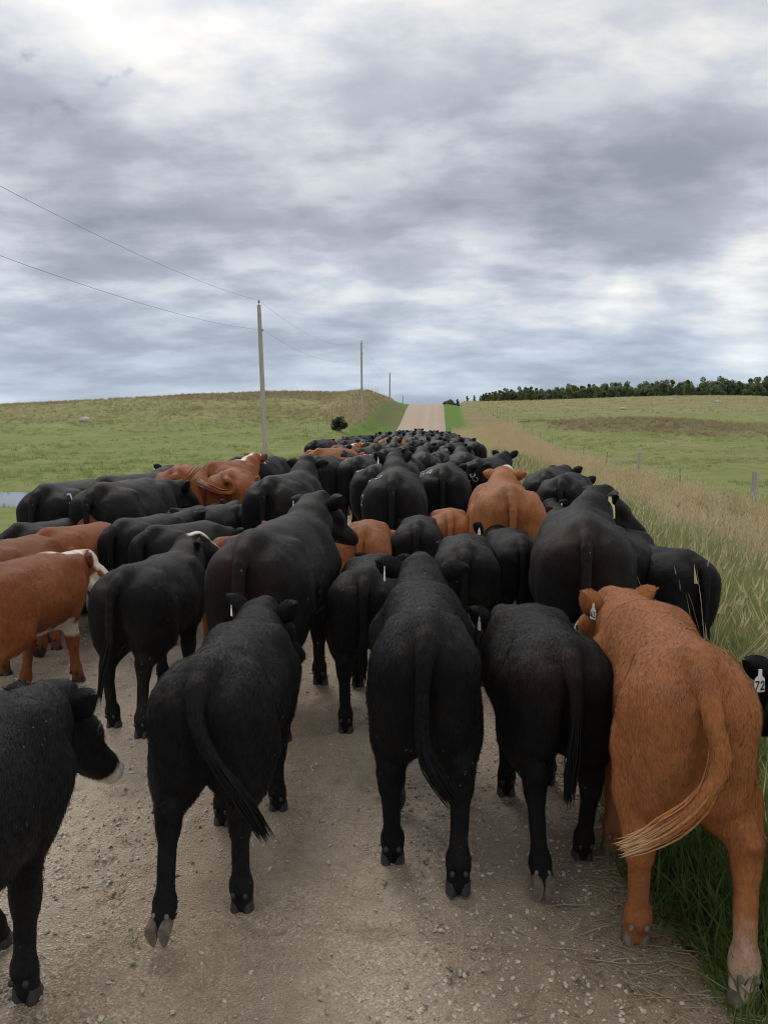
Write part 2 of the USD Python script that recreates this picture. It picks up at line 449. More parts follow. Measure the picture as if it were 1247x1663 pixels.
    for s in (-1, 1):
        f.cone(P + (s * .045 * rt - .02 * up + .03 * fd) * h, P + (s * .04 * rt - .005 * up + .20 * fd) * h, .085 * h, .078 * h, .04)
        f.cone(P + (s * .065 * rt - .13 * up + .10 * fd) * h, P + (s * .03 * rt - .075 * up + .38 * fd) * h, .060 * h, .045 * h, .04)
        f.cone(P + (s * .030 * rt - .035 * up + .40 * fd) * h, P + (s * .034 * rt - .035 * up + .46 * fd) * h, .060 * h, .056 * h, .03)
        f.cone(P + (s * .092 * rt + .0 * up + .145 * fd) * h, P + (s * .088 * rt + .0 * up + .175 * fd) * h, .040 * h, .036 * h, .03)
        f.cone(P + (s * .09 * rt + .0 * up + .0 * fd) * h, P + (s * .125 * rt + .01 * up - .005 * fd) * h, .046 * h, .036 * h, .03)
    f.cone(P + (.0 * up + .15 * fd) * h, P + (-.03 * up + .40 * fd) * h, .088 * h, .062 * h, .04)
    f.cone(P + (.065 * up - .015 * fd) * h, P + (.055 * up + .03 * fd) * h, .070 * h, .072 * h, .05)
    anchors['head'] = (P, fd, rt, up, h)
    # tail
    tl = TAILS[tail] if isinstance(tail, str) else tail
    if isinstance(tail, str) and kind == 'calf':
        tl = [(x, y, 1.2 - (1.2 - z) * .82) for x, y, z in tl]
    T = [(0, -.70, 1.24), (0, -.83, 1.20)] + list(tl)
    S = spline(T, 15)
    R = np.interp(np.linspace(0, 1, 15), [0, .15, .4, 1], [.055, .046, .032 if kind == 'cow' else .034, .022 if kind == 'cow' else .024])
    for i in range(14):
        f.cone(S[i], S[i + 1], R[i], R[i + 1], .022)
    anchors['tail'] = (S, R[-1])
    # melt the trunk's seams; legs, head and tail keep their detail
    from scipy.ndimage import gaussian_filter
    soft = gaussian_filter(np.minimum(f.F, .14), [q / vox for q in ((.021, .055, .021) if kind == 'calf' else (.016, .03, .016))])
    wz = np.clip((f.ax[2] - .50) / .30, 0, 1)[None, None, :] * np.clip((1.02 - f.ax[1]) / .12, 0, 1)[None, :, None]
    wz = wz * np.clip((f.ax[1] + .84) / .06, 0, 1)[None, :, None]
    mild = gaussian_filter(np.minimum(f.F, .14), .011 / vox)
    wm = np.clip((f.ax[2] - .34) / .14, 0, 1)[None, None, :] * np.clip((.95 - f.ax[1]) / .1, 0, 1)[None, :, None] * np.clip((f.ax[1] + .84) / .06, 0, 1)[None, :, None]
    f.F = f.F * (1 - wm) + mild * wm
    f.F = f.F * (1 - wz) + soft * wz
    V, Fc = surface_nets(f.F, f.lo, vox)
    # keep one connected body
    tm = trimesh.Trimesh(V, Fc, process=False)
    lab = trimesh.graph.connected_component_labels(tm.face_adjacency, node_count=len(Fc))
    big = np.bincount(lab).argmax()
    tm.update_faces(lab == big)
    tm.remove_unreferenced_vertices()
    if vox < .019:
        trimesh.smoothing.filter_taubin(tm, iterations=4)
    V, Fc = np.array(tm.vertices), np.array(tm.faces)
    # a shorter or longer trunk
    ys = K['long']
    V[:, 1] *= ys
    P = P * [1, ys, 1]
    anchors['head'] = (P, fd, rt, up, h)
    anchors['tail'] = (S * [1, ys, 1], R[-1])
    anchors['feet'] = [(a * [1, ys, 1], b * [1, ys, 1], g) for a, b, g in anchors['feet']]
    # muscle and woolly unevenness
    _, _, N = meshkit.arrays((V, Fc), True)
    low = V[:, 2] < .45
    am = np.where(low, .003, .014 if kind == 'cow' else .010) * (.7 + K['fluff'] * .5)
    Rm = trimesh.transformations.euler_matrix(.7, .5, 1.1)[:3, :3]
    W = V @ Rm
    V = V + N * ((meshkit.fbm(W * 5.0, 3, seed) - .5) * 2 * am + (meshkit.fbm(W * 13, 2, seed + 9) - .5) * 2 * (.28 if kind == 'cow' else .12) * am)[:, None]
    # white markings
    mask = np.zeros(len(V), np.float32)
    wob = (meshkit.fbm(V * 9.0, 3, seed + 4) - .5)
    rel = V - P
    a, b, c = rel @ fd, rel @ up, np.abs(rel @ rt)
    inhead = (a > -.12) & (a < .62) & (np.linalg.norm(rel, axis=1) < .66)
    sm = lambda x, lo, hi: np.clip((x - lo) / (hi - lo), 0, 1)
    if white in ('face', 'hereford'):
        face_m = sm(b + wob * .09 - .25 * c, -.03, .0) * (a > .03) + sm(a + wob * .1, .22, .27) + sm(b + wob * .05, .055, .075) * (a > -.06)
        cheek = sm(a + wob * .12 - c * .1, .06, .10)
        mask = np.maximum(mask, inhead * np.clip(np.maximum(face_m, cheek * (b < -.02)), 0, 1) * (a > -.05))
    if white == 'polldew':
        y, z, x = V[:, 1], V[:, 2], np.abs(V[:, 0])
        mask = np.maximum(mask, inhead * np.maximum(sm(b + wob * .06, .05, .08) * (a < .30), sm(a + wob * .1, .05, .09) * (b < -.03)))
    if white == 'rim':
        mask = np.maximum(mask, inhead * np.maximum(sm(a + wob * .12, .13, .17) * (b > -.2), sm(b + wob * .10, .085, .11) * (a > .0)))
        mask = np.maximum(mask, sm(.030 + wob * .05 - np.linalg.norm((V - [-.02, .55, 1.2]) * [1, .6, .4], axis=1), 0, .02))
    if white == 'poll':
        mask = np.maximum(mask, inhead * sm(b + wob * .06, .06, .09) * (a < .30))
    if white == 'blaze':
        mask = np.maximum(mask, inhead * sm(.06 + wob * .06 - c, 0, .02) * (b > -.02))
    if white == 'muzzle':
        mask = np.maximum(mask, inhead * sm(a + wob * .06, .425, .45))
        mask = np.maximum(mask, inhead * sm(b + wob * .03 - c * .5, .075, .09) * (a > 0))
    if white == 'hereford':
        y, z, x = V[:, 1], V[:, 2], np.abs(V[:, 0])
        crest = sm(.075 + wob * .10 - x, 0, .02) * (N[:, 2] > .45) * (z > .8) * sm(y, .34, .44) * (y < 1.1)
        belly = sm(.66 + wob * .16 - z, 0, .03) * sm(z, .46, .5) * (y > -.55) * (y < .9) * sm(.26 + wob * .1 - x, 0, .04)
        dewlap = sm(wob * .2 + .05 - x + .05, 0, .03) * (y > .72) * (z < 1.05) * (z > .5)
        mask = np.maximum(mask, np.maximum(np.maximum(crest, belly), dewlap))
    if sock is not None:
        q = anchors['feet'][sock][0]
        mask = np.maximum(mask, (.40 + .7 * wob) * sm(.17 + wob * .16 - np.linalg.norm(V - q, axis=1), 0, .05))
    return dict(V=V, F=Fc, mask=np.clip(mask, 0, 1).astype(np.float32), anchors=anchors, kind=kind, seed=seed)


def ear_mesh(base, out, back, length, width, curl=.35, n=9, m=9):
    """A leaf-shaped cupped ear from base along out; its hairy back looks along back."""
    out = unit(out)
    back = unit(back - out * (back @ out))
    side = np.cross(out, back)
    V = []
    for layer in (0, 1):
        for i in range(n):
            t = i / (n - 1)
            wd = width * .5 * (max(1e-3, math.sin(math.pi * (t * .88 + .09))) ** .75) * (1.0 if t < .97 else .6)
            for j in range(m):
                u = j / (m - 1) * 2 - 1
                cup = curl * width * (1 - u * u) * (1 - .35 * t)
                thick = .010 * (1 - u * u * .9) * (1 - .4 * t)
                p = base + out * (t * length) + side * (u * wd) + back * (cup - .02 * t * t + (thick if layer == 0 else -thick))
                V.append(p)
    F = []
    for layer in (0, 1):
        o = layer * n * m
        for i in range(n - 1):
            for j in range(m - 1):
                a, b, c, d = o + i * m + j, o + i * m + j + 1, o + (i + 1) * m + j + 1, o + (i + 1) * m + j
                F += [[a, b, c], [a, c, d]] if layer == 0 else [[a, c, b], [a, d, c]]
    ring = [i * m for i in range(n)] + [(n - 1) * m + j for j in range(1, m)] + [i * m + m - 1 for i in range(n - 2, -1, -1)]
    for a, b in zip(ring[:-1], ring[1:]):
        F += [[a, b, b + n * m], [a, b + n * m, a + n * m]]
    t = trimesh.Trimesh(np.array(V), np.array(F), process=False)
    trimesh.repair.fix_normals(t)
    return t


def hoof_mesh(fet, toe, g, s, lg):
    """Two claws with a cleft and two dewclaws."""
    from manifold3d import Manifold
    ax = unit(toe - fet)
    parts = []
    tipped = g[2] < -15 or g[1] < -15
    fw = np.array([0, 1.0, 0]) if not tipped else unit(np.array([0, .35, -1.0]))
    dn = np.array([0, 0, -1.0]) if not tipped else unit(np.array([0, -1.0, -.25]))
    th = np.arange(12) / 12 * 2 * np.pi
    for c in (-1, 1):
        o = toe + np.array([c * .029 * lg, 0, 0])
        rings = []
        for z, rx, y0, y1 in ((-.020, .026, -.040, .030), (.015, .029, -.050, .046), (.045, .030, -.056, .070), (.062, .027, -.052, .082)):
            yy = np.where(np.cos(th) > 0, np.cos(th) * y1, -np.cos(th) * y0)
            xx = np.sin(th) * rx * np.where(np.cos(th) > 0, 1 - .35 * np.cos(th), 1) - c * .006 * np.maximum(np.cos(th), 0)
            rings.append(o + yy[:, None] * fw + np.stack([xx, 0 * xx, 0 * xx], 1) + z * dn)
        m = Manifold.hull_points(np.vstack(rings))
        mm = m.to_mesh()
        parts.append(trimesh.Trimesh(mm.vert_properties[:, :3], mm.tri_verts, process=False))
    V = np.vstack([p.vertices for p in parts])
    V[:, 2] = np.maximum(V[:, 2], min(.0, g[3]) + .001)
    k = 0
    for p in parts:
        p.vertices = V[k:k + len(p.vertices)]
        k += len(p.vertices)
    claws = trimesh.util.concatenate(parts)
    dew = []
    for c in (-1, 1):
        q = trimesh.creation.icosphere(1, .014)
        q.apply_scale([.9, 1.0, 1.2])
        q.apply_translation(fet * .72 + toe * .28 + np.array([c * .030, -.056 * lg, 0.0]))
        dew.append(q)
    return claws, dew


def switch_mesh(S, r, length, drop, seed, n=9):
    """The bushy end of the tail: many fine tapering strands gathered in a few locks."""
    rng = np.random.default_rng(seed)
    d0 = unit(S[-1] - S[-3])
    locks, tip = [], []
    guide = [rng.normal(0, 1, 3) for _ in range(5)]
    for i in range(n):
        q = guide[i % 5]
        L = length * rng.uniform(.45, 1.08)
        o = (q * .5 + rng.normal(0, .6, 3)) * r * .75
        j = int(rng.integers(5, 9))
        pts = [S[-j + 3] if j > 3 else S[-1]]
        pts = [S[-j] + o * .6, S[-max(2, j - 3)] + o * .95, S[-1] + o * 1.25 + d0 * L * .1]
        p, d = pts[-1], d0
        for k in range(4):
            d = unit(d * .75 + np.asarray(drop) * .25 + q * .02 + rng.normal(0, .05, 3))
            p = p + d * L * .22 - o * .12
            pts.append(p)
        P = spline(pts, 9)
        w = .0065 if n > 100 else .011 if n > 20 else .03
        rr = np.interp(np.linspace(0, 1, 9), [0, .3, .6, .85, 1], [.35, 1, .9, .5, .08]) * w * rng.uniform(.5, 1.0)
        locks.append(tube(P, rr, 3, cap=False))
        tip.append(np.repeat(np.clip(np.linspace(-1.8, 1.0, 9), 0, 1), 3))
    return trimesh.util.concatenate(locks), np.concatenate(tip)


def hair_curves(path, B, mat, count, length, width, seed, clump=.32, flow_dir=None):
    """Short hairs lying back along the body."""
    rng = np.random.default_rng(seed)
    V, F = B['V'], B['F']
    tri = V[F]
    nrm = np.cross(tri[:, 1] - tri[:, 0], tri[:, 2] - tri[:, 0])
    area = np.linalg.norm(nrm, axis=1)
    cz = tri[:, :, 2].mean(1)
    wgt = area * np.where(cz < .10, 0.0, 1.0)
    pick = rng.choice(len(F), count, p=wgt / wgt.sum())
    u, v = rng.random(count), rng.random(count)
    fl = u + v > 1
    u[fl], v[fl] = 1 - u[fl], 1 - v[fl]
    T = tri[pick]
    p = T[:, 0] + u[:, None] * (T[:, 1] - T[:, 0]) + v[:, None] * (T[:, 2] - T[:, 0])
    n = nrm[pick] / area[pick][:, None]
    mk = B['mask'][F[pick]].mean(1)
    flow = np.tile(np.array([0, -.55, -.85] if flow_dir is None else flow_dir, float), (count, 1))
    flow = flow + 1.5 * (np.stack([meshkit.noise(p * 7 + 7 * i, seed + i) for i in range(3)], 1) - .5) * clump + rng.normal(0, .13, (count, 3))
    flow -= n * (flow * n).sum(1, keepdims=True)
    flow /= np.linalg.norm(flow, axis=1, keepdims=True) + 1e-9
    L = length * rng.uniform(.5, 1.15, count) * np.where(p[:, 2] < .5, .55, 1.0)
    lift = rng.uniform(.10, .50, count)
    p0 = p - n * .002
    p1 = p + (flow * .5 + n * lift[:, None] * .5) * L[:, None]
    p2 = p + (flow * 1.0 + n * lift[:, None] * .55) * L[:, None] + np.array([0, 0, -.12]) * L[:, None]
    side = np.cross(p2 - p0, n + rng.normal(0, .3, n.shape))
    side /= np.linalg.norm(side, axis=1, keepdims=True) + 1e-9
    wd = (width * rng.uniform(.7, 1.3, count))[:, None]
    pts = np.stack([p0, p1 - side * wd / 2, p1 + side * wd / 2, p2], 1).reshape(-1, 3)
    k = np.arange(count)[:, None] * 4
    fc = np.stack([k + [0, 1, 2], k + [1, 3, 2]], 1)
    q = pts.reshape(-1, 4, 3)
    gn = np.cross(q[:, 1] - q[:, 0], q[:, 2] - q[:, 0])
    bad = (gn * n).sum(1) < 0
    fc[bad] = fc[bad][:, :, ::-1]
    fc = fc.reshape(-1, 3)
    m = usdkit.mesh(stage, path, (pts, fc), mat)
    nn = n + rng.normal(0, .24, n.shape) + .15 * (p2 - p1) / (L[:, None] + 1e-9)
    nn /= np.linalg.norm(nn, axis=1, keepdims=True)
    m.CreateNormalsAttr(Vt.Vec3fArray.FromNumpy(np.repeat(nn, 4, 0).astype(np.float32)))
    m.SetNormalsInterpolation('vertex')
    UsdGeom.PrimvarsAPI(m).CreatePrimvar('white', Sdf.ValueTypeNames.FloatArray, 'vertex').Set(Vt.FloatArray.FromNumpy(np.repeat(mk, 4).astype(np.float32)))
    m.GetPrim().SetCustomDataByKey('kind', 'stuff')
    return m


SPEC = .10


def coat_look(name, dark, light, dust=.0, dirt=0.0, rust=None, dusty=(.30, .27, .22)):
    """Short hair: streaky colour, faint sheen, flecks of dust; white where the markings say so."""
    n = {
        'tc': ('texture_coordinate', {}), 'oi': ('object_info', {}),
        'map': ('mapping', dict(scale=(9, 4, 3.2))),
        'a': ('noise_texture', dict(scale=5.0, detail=6.0, roughness=.65)),
        'b': ('noise_texture', dict(scale=2.2, detail=3.0)),
        'mixn': ('math', dict(math_type='multiply_add', value2=.55)),
        'add': ('math', dict(math_type='multiply', value2=.55)),
        'ramp': ('rgb_ramp', dict(ramp=[(.30, dark), (.72, light)])),
        'rv': ('map_range', dict(from_min=0., from_max=1., to_min=.78, to_max=1.25)),
        'tint': ('mix', dict(mix_type='multiply', fac=1.0)),
        'rvc': ('combine_xyz', {}),
        'w': ('attribute', dict(attribute='white')),
        'wr': ('rgb_ramp', dict(ramp=[(.2, (.50, .43, .34)), (.7, (.74, .69, .60))])),
        'wm': ('mix', dict(mix_type='mix')),
        'fl': ('noise_texture', dict(scale=34.0, detail=2.0, roughness=.7)),
        'flr': ('map_range', dict(from_min=.685, from_max=.73, to_min=0., to_max=dust, clamp=True)),
        'fm': ('noise_texture', dict(scale=2.6, detail=1.0)),
        'fmr': ('map_range', dict(from_min=.50, from_max=.62, to_min=0., to_max=1., clamp=True)),
        'ff': ('math', dict(math_type='multiply')),
        'du': ('mix', dict(mix_type='mix', color2=(.42, .40, .36))),
        'dn': ('noise_texture', dict(scale=3.4, detail=5.0, roughness=.6)),
        'dnr': ('map_range', dict(from_min=.56, from_max=.70, to_min=0., to_max=dirt, clamp=True)),
        'di': ('mix', dict(mix_type='mix', color2=dusty)),
        'bn': ('noise_texture', dict(scale=9.0, detail=5.0, roughness=.75)),
        'bump': ('bump', dict(strength=.55, distance=.016)),
        'p': ('principled_bsdf', dict(roughness=.58, specular_ior_level=SPEC, sheen_weight=0.0)),
    }
    l = [('tc.object', 'map.vector'), ('map.vector', 'a.vector'), ('tc.object', 'b.vector'), ('a.fac', 'mixn.value1'), ('b.fac', 'add.value1'), ('add.value', 'mixn.value3'), ('mixn.value', 'ramp.fac'),
         ('oi.random', 'rv.value'), ('rv.result', 'rvc.x'), ('rv.result', 'rvc.y'), ('rv.result', 'rvc.z'), ('ramp.color', 'tint.color1'), ('rvc.vector', 'tint.color2'),
         ('a.fac', 'wr.fac'), ('w.fac', 'wm.fac'), ('tint.color', 'di.color1'), ('tc.object', 'dn.vector'), ('dn.fac', 'dnr.value'), ('dnr.result', 'di.fac'), ('di.color', 'wm.color1'), ('wr.color', 'wm.color2'),
         ('tc.object', 'fl.vector'), ('fl.fac', 'flr.value'), ('tc.object', 'fm.vector'), ('fm.fac', 'fmr.value'), ('flr.result', 'ff.value1'), ('fmr.result', 'ff.value2'), ('ff.value', 'du.fac'), ('wm.color', 'du.color1'),
         ('map.vector', 'bn.vector'), ('bn.fac', 'bump.height'), ('bump.normal', 'p.normal'), ('du.color', 'p.base_color')]
    if rust:
        n['rn'] = ('noise_texture', dict(scale=1.7, detail=3.0))
        n['rr'] = ('map_range', dict(from_min=.5, from_max=.72, to_min=0., to_max=.8, clamp=True))
        n['ru'] = ('mix', dict(mix_type='mix', color2=rust))
        l = [x for x in l if x != ('tint.color', 'di.color1')] + [('tc.object', 'rn.vector'), ('rn.fac', 'rr.value'), ('rr.result', 'ru.fac'), ('tint.color', 'ru.color1'), ('ru.color', 'di.color1')]
    return look(name, n, l, 'p.BSDF')


def hair_look(name, dark, light, white=(.68, .63, .54)):
    return look(name, {
        'g': ('geometry', {}), 'w': ('attribute', dict(attribute='white')), 'oi': ('object_info', {}),
        'nz': ('noise_texture', dict(scale=7.0, detail=3.0)), 'nf': ('noise_texture', dict(scale=90.0, detail=1.0)),
        'm': ('math', dict(math_type='multiply_add', value2=.6)), 'h': ('math', dict(math_type='multiply', value2=.5)),
        'r': ('rgb_ramp', dict(ramp=[(.25, dark), (.8, light)])),
        'x': ('mix', dict(mix_type='mix', color2=white)),
        'p': ('principled_bsdf', dict(roughness=.6, specular_ior_level=.12))},
        [('g.position', 'nz.vector'), ('g.position', 'nf.vector'), ('nz.fac', 'h.value1'), ('nf.fac', 'm.value1'), ('h.value', 'm.value3'), ('m.value', 'r.fac'), ('w.fac', 'x.fac'), ('r.color', 'x.color1'), ('x.color', 'p.base_color')], 'p.BSDF')


COATS = {
    'black': coat_look('black_coat', (.0024, .0024, .0028), (.0085, .0085, .0093), dust=.5, dirt=.45, dusty=(.020, .0145, .0105)),
    'dusty': coat_look('dusty_black_coat', (.0026, .0025, .0026), (.0095, .009, .0088), dust=.8, dirt=.35, dusty=(.05, .043, .033)),
    'rusty': coat_look('rusty_black_coat', (.0025, .0023, .0025), (.0088, .0081, .0083), dust=.6, rust=(.024, .0125, .009)),
    'red': coat_look('red_coat', (.120, .033, .0115), (.25, .082, .030), dirt=.35, dusty=(.085, .03, .014)),
    'orange': coat_look('orange_coat', (.165, .058, .020), (.32, .122, .046), dirt=.65, dusty=(.13, .045, .017)),
}
HAIRS = {
    'black': hair_look('black_hair', (.0025, .0025, .0029), (.0095, .0094, .0102)),
    'red': hair_look('red_hair', (.13, .04, .015), (.27, .095, .04), (.62, .52, .38)),
    'orange': hair_look('orange_hair', (.16, .056, .02), (.40, .17, .07), (.60, .42, .23)),
}
HAIRS['dusty'] = HAIRS['black']
HAIRS['rusty'] = HAIRS['black']
BLOND = hair_look('blond_hair', (.30, .17, .07), (.62, .46, .26))
HOOF_DARK = plain('dark_hoof', (.012, .011, .010), .5)
HOOF_PALE = look('pale_hoof', {'tc': ('texture_coordinate', {}), 'n': ('noise_texture', dict(scale=30., detail=4.)), 'r': ('rgb_ramp', dict(ramp=[(.3, (.07, .055, .044)), (.7, (.17, .135, .105))])), 'p': ('principled_bsdf', dict(roughness=.6))}, [('tc.object', 'n.vector'), ('n.fac', 'r.fac'), ('r.color', 'p.base_color')], 'p.BSDF')
TAG_WHITE = plain('white_tag_plastic', (.72, .72, .70), .4)
TAG_YELLOW = plain('pale_yellow_tag_plastic', (.66, .55, .30), .45)
INK = plain('tag_ink', (.012, .012, .012), .6)
BRAND = look('white_brand_hair', {'tc': ('texture_coordinate', {}), 'n': ('noise_texture', dict(scale=60., detail=3.)), 'r': ('rgb_ramp', dict(ramp=[(.35, (.10, .10, .10)), (.6, (.42, .42, .41))])), 'p': ('principled_bsdf', dict(roughness=.8))}, [('tc.object', 'n.vector'), ('n.fac', 'r.fac'), ('r.color', 'p.base_color')], 'p.BSDF')
EYE_LOOK = plain('dark_eye', (.01, .008, .007), .08)
NOSE = plain('dark_nose', (.02, .018, .018), .35)


def ear_axes(B, s, e):
    P, fd, rt, up, h = B['anchors']['head']
    hz = unit([fd[0], fd[1], 0])
    out = unit(s * rt + e * np.array([0, 0, 1.0]) - .22 * hz)
    return out, unit(-hz + .25 * np.array([0, 0, 1.0]) + s * .35 * rt)


def fill_animal(root, B, coat, detail=2, hair=0, hair_len=.03, hair_w=.0028, switch_mat=None, ears=(.6, .6), pale=(), tail_len=.26, tail_drop=(0, 0, -1), blond=0.0):
    """Body, ears, hooves, tail switch (and eyes) under root. detail 0: far away."""
    mat = COATS[coat]
    m = part('body', (B['V'], B['F']), mat, root, smooth=True)
    UsdGeom.PrimvarsAPI(m).CreatePrimvar('white', Sdf.ValueTypeNames.FloatArray, 'vertex').Set(Vt.FloatArray.FromNumpy(B['mask']))
    P, fd, rt, up, h = B['anchors']['head']
    for s, e in ((-1, ears[0]), (1, ears[1])):
        out, back = ear_axes(B, s, e)
        em = ear_mesh(P + (s * .100 * rt + .0 * up - .0 * fd) * h, out, back, .185 * h, .130 * h)
        part('ear', em, mat, root, smooth=40)
        if hair > 18000:
            ev, ef, _ = meshkit.arrays(em)
            hair_curves(numbered(str(root.GetPath()), 'ear_hair'), dict(V=ev, F=ef, mask=np.zeros(len(ev))), HAIRS[coat], 1200, hair_len * 1.1, hair_w, B['seed'] + 5 + s, flow_dir=out * .8)
    S, r = B['anchors']['tail']
    sm_, tip = switch_mesh(S, r, tail_len, tail_drop, B['seed'], {0: 5, 1: 40, 2: 260}[detail])
    tsw = part('tail_switch', sm_, switch_mat or HAIRS[coat], root, smooth=True)
    UsdGeom.PrimvarsAPI(tsw).CreatePrimvar('white', Sdf.ValueTypeNames.FloatArray, 'vertex').Set(Vt.FloatArray.FromNumpy((tip * blond).astype(np.float32)))
    if detail >= 1:
        lg = KINDS[B['kind']]['leg']
        for i, (a, b, g) in enumerate(B['anchors']['feet']):
            c, d = hoof_mesh(a, b, g, 1, lg)
            hm = part('hoof', c, HOOF_PALE if i in pale else HOOF_DARK, root, smooth=35)
            for one in d:
                part('dewclaw', one, HOOF_PALE if i in pale else HOOF_DARK, hm.GetPrim(), smooth=True)
    if detail >= 2:
        for s in (-1, 1):
            q = trimesh.creation.icosphere(2, .028 * h)
            q.apply_translation(P + (s * .108 * rt + .008 * up + .16 * fd) * h)
            part('eye', q, EYE_LOOK, root, smooth=True)
        q = trimesh.creation.icosphere(2, 1.0)
        q.vertices = np.asarray(q.vertices) * [.062 * h, .026 * h, .040 * h]
        R = np.stack([rt, fd, up], 1)
        q.vertices = q.vertices @ R.T + P + (.492 * fd - .03 * up) * h
        part('nose', q, NOSE, root, smooth=True)
    if hair:
        hair_curves(numbered(str(root.GetPath()), 'coat_hair'), B, HAIRS[coat], hair, hair_len, hair_w, B['seed'] + 77)


def ear_tag(root, B, side, text=None, mat=None, yaw=0.0, along=.5, big=1.0, ear=.6):
    """A plastic tag hanging from the ear, its written face looking back."""
    import shapely
    P, fd, rt, up, h = B['anchors']['head']
    out, back = ear_axes(B, side, ear)
    q = P + side * .100 * rt * h + out * (.185 * h * along) + back * .048 * h
    s = big
    shp = shapely.Polygon([(-.010, 0), (.010, 0), (.012, -.04), (.030, -.055), (.034, -.13), (.030, -.136), (-.030, -.136), (-.034, -.13), (-.030, -.055), (-.012, -.04)])
    t = trimesh.creation.extrude_polygon(shp, .004, engine='earcut')
    a = rad(yaw)
    right, dn, face = np.array([math.cos(a), -math.sin(a), 0]), np.array([0, 0, 1.0]), np.array([-math.sin(a), -math.cos(a), 0])
    R = np.stack([right, dn, face], 1)
    t.vertices = (t.vertices * s) @ R.T + q + face * .012
    tp = part('ear_tag', t, mat or TAG_WHITE, root)
    if text:
        tm = meshkit.text_mesh(text, .052 * s, .0015, bold=True)
        b = tm.bounds
        tm.apply_translation([-(b[0, 0] + b[1, 0]) / 2, -.122 * s, 0])
        sc = min(1.0, .058 * s / (b[1, 0] - b[0, 0]))
        tm.vertices = (tm.vertices * [sc, 1, 1] + [0, 0, .0042 * s]) @ R.T + q + face * .012
        part('tag_number', tm, INK, tp.GetPrim())


def brand(root, B, text, height, at, yaw, pitch=0.0, rows=None):
    """A freeze brand: white hair in the shape of the characters, laid on the hide. at: (x, y, z) seen from direction yaw."""
    tm = meshkit.text_mesh(text, height, .001)
    tm = tm.subdivide_to_size(.03) if hasattr(tm, 'subdivide_to_size') else tm
    b = tm.bounds
    v = tm.vertices - [(b[0, 0] + b[1, 0]) / 2, height / 2, 0]
    top = v[:, 2] > .0005
    a, pz = rad(yaw), rad(pitch)
    right = np.array([math.cos(a), -math.sin(a), 0])
    view = np.array([-math.sin(a) * math.cos(pz), -math.cos(a) * math.cos(pz), math.sin(pz)])
    upv = np.cross(view, right)
    upv = upv if upv[2] > 0 else -upv
    O = np.asarray(at) + v[:, [0]] * right + v[:, [1]] * upv
    body = trimesh.Trimesh(B['V'], B['F'], process=False)
    loc, ray, _ = body.ray.intersects_location(O + view * .6, np.tile(-view, (len(O), 1)), multiple_hits=False)
    out = O.copy()
    out[ray] = loc
    out = out + view * np.where(top, .008, .003)[:, None]
    t = trimesh.Trimesh(out, tm.faces, process=False)
    ok = np.zeros(len(O), bool)
    ok[ray] = True
    t.update_faces(ok[t.faces].all(1))
    part('brand', t, BRAND, root)
# ------------------------------------------------------------------ terrain
RNG = np.random.default_rng(11)
ROAD_L, ROAD_R = -5.6, 1.0


def sstep(x, a, b):
    t = np.clip((np.asarray(x, float) - a) / (b - a), 0, 1)
    return t * t * (3 - 2 * t)


def n2(x, y, s, seed=0, o=3):
    x, y = np.broadcast_arrays(np.asarray(x, float), np.asarray(y, float))
    return meshkit.fbm(np.stack([x / s, y / s, np.zeros_like(x)], -1), o, seed) - .5


def road_z(y):
    y = np.asarray(y, float)
    up = 4.3 * sstep(y, 100, 176) / float(sstep(158, 100, 176))
    return np.where(y < 158, up, up - 0.00028 * np.clip(y - 158, 0, 200) ** 2 - .012 * np.clip(y - 158, 0, 400))


def left_z(x, y):
    crest = 165 + .25 * np.clip(-x - 60, 0, 200)
    hill = 6.6 * sstep(y, 50, crest) * (1 + .10 * n2(x, y, 70, 3)) - 1.3 * sstep(-x, 45, 95) * sstep(y, 60, 150) + 1.0 * np.exp(-((x + 27) / 22) ** 2) * sstep(y, 70, 150)
    return -.72 + hill + .25 * n2(x, y, 14, 5) * sstep(y, 20, 60) + .08 * n2(x, y, 3, 6) - .012 * np.clip(y - crest, 0, 500)


def right_z(x, y):
    base = -1.15 + 3.9 * sstep(y, 48, 170) + 6.3 * sstep(y, 150, 345) + .9 * np.exp(-((x - 24) / 14) ** 2 - ((y - 112) / 22) ** 2)
    return base + .7 * n2(x, y, 60, 8) * sstep(y, 60, 140) + 3.0 * n2(x, y, 110, 18) * sstep(y, 140, 240) + 1.2 * np.exp(-((x - 85) / 45) ** 2 - ((y - 290) / 60) ** 2) + .10 * n2(x, y, 4, 9)


def ground_z(x, y):
    x, y = np.broadcast_arrays(np.asarray(x, float), np.asarray(y, float))
    r = road_z(y)
    far = sstep(y, 60, 110)
    L, R = left_z(x, y), right_z(x, y)
    wl = sstep(-x, 5.7, 10.5 + 1.5 * far)
    wr = sstep(x, 1.3, 7.0 + 3 * far)
    z = r * (1 - wl) * (1 - wr) + L * wl + R * wr
    bank = 1.0 * far * np.exp(-((x + 12.5) / 3.0) ** 2) * sstep(168 - y, 0, 40)      # dry bank cut by the road on the left
    pud = .42 * np.exp(-(((x + 17.5) / 6.5) ** 2 + ((y - 29) / 3.6) ** 2) ** 1.5)
    rough = .05 * n2(x, y, 1.2, 12) * (wl + wr)
    road = (x > ROAD_L) & (x < ROAD_R)
    return z + bank - pud + rough - np.where(road, .07 * sstep(np.minimum(x - ROAD_L, ROAD_R - x), 0, .5), 0)


def road_top(x, y):
    e = np.minimum(x - (ROAD_L - .25), (ROAD_R + .25) - x)
    c = .05 * (1 - ((x + 2.3) / 3.6) ** 2)
    return road_z(y) + c - .02 + .012 * n2(x, y, .9, 21, 3) + .010 * n2(x, y, .16, 22, 2) * sstep(30 - y, 0, 20) - .10 * (1 - sstep(e, 0, .35))


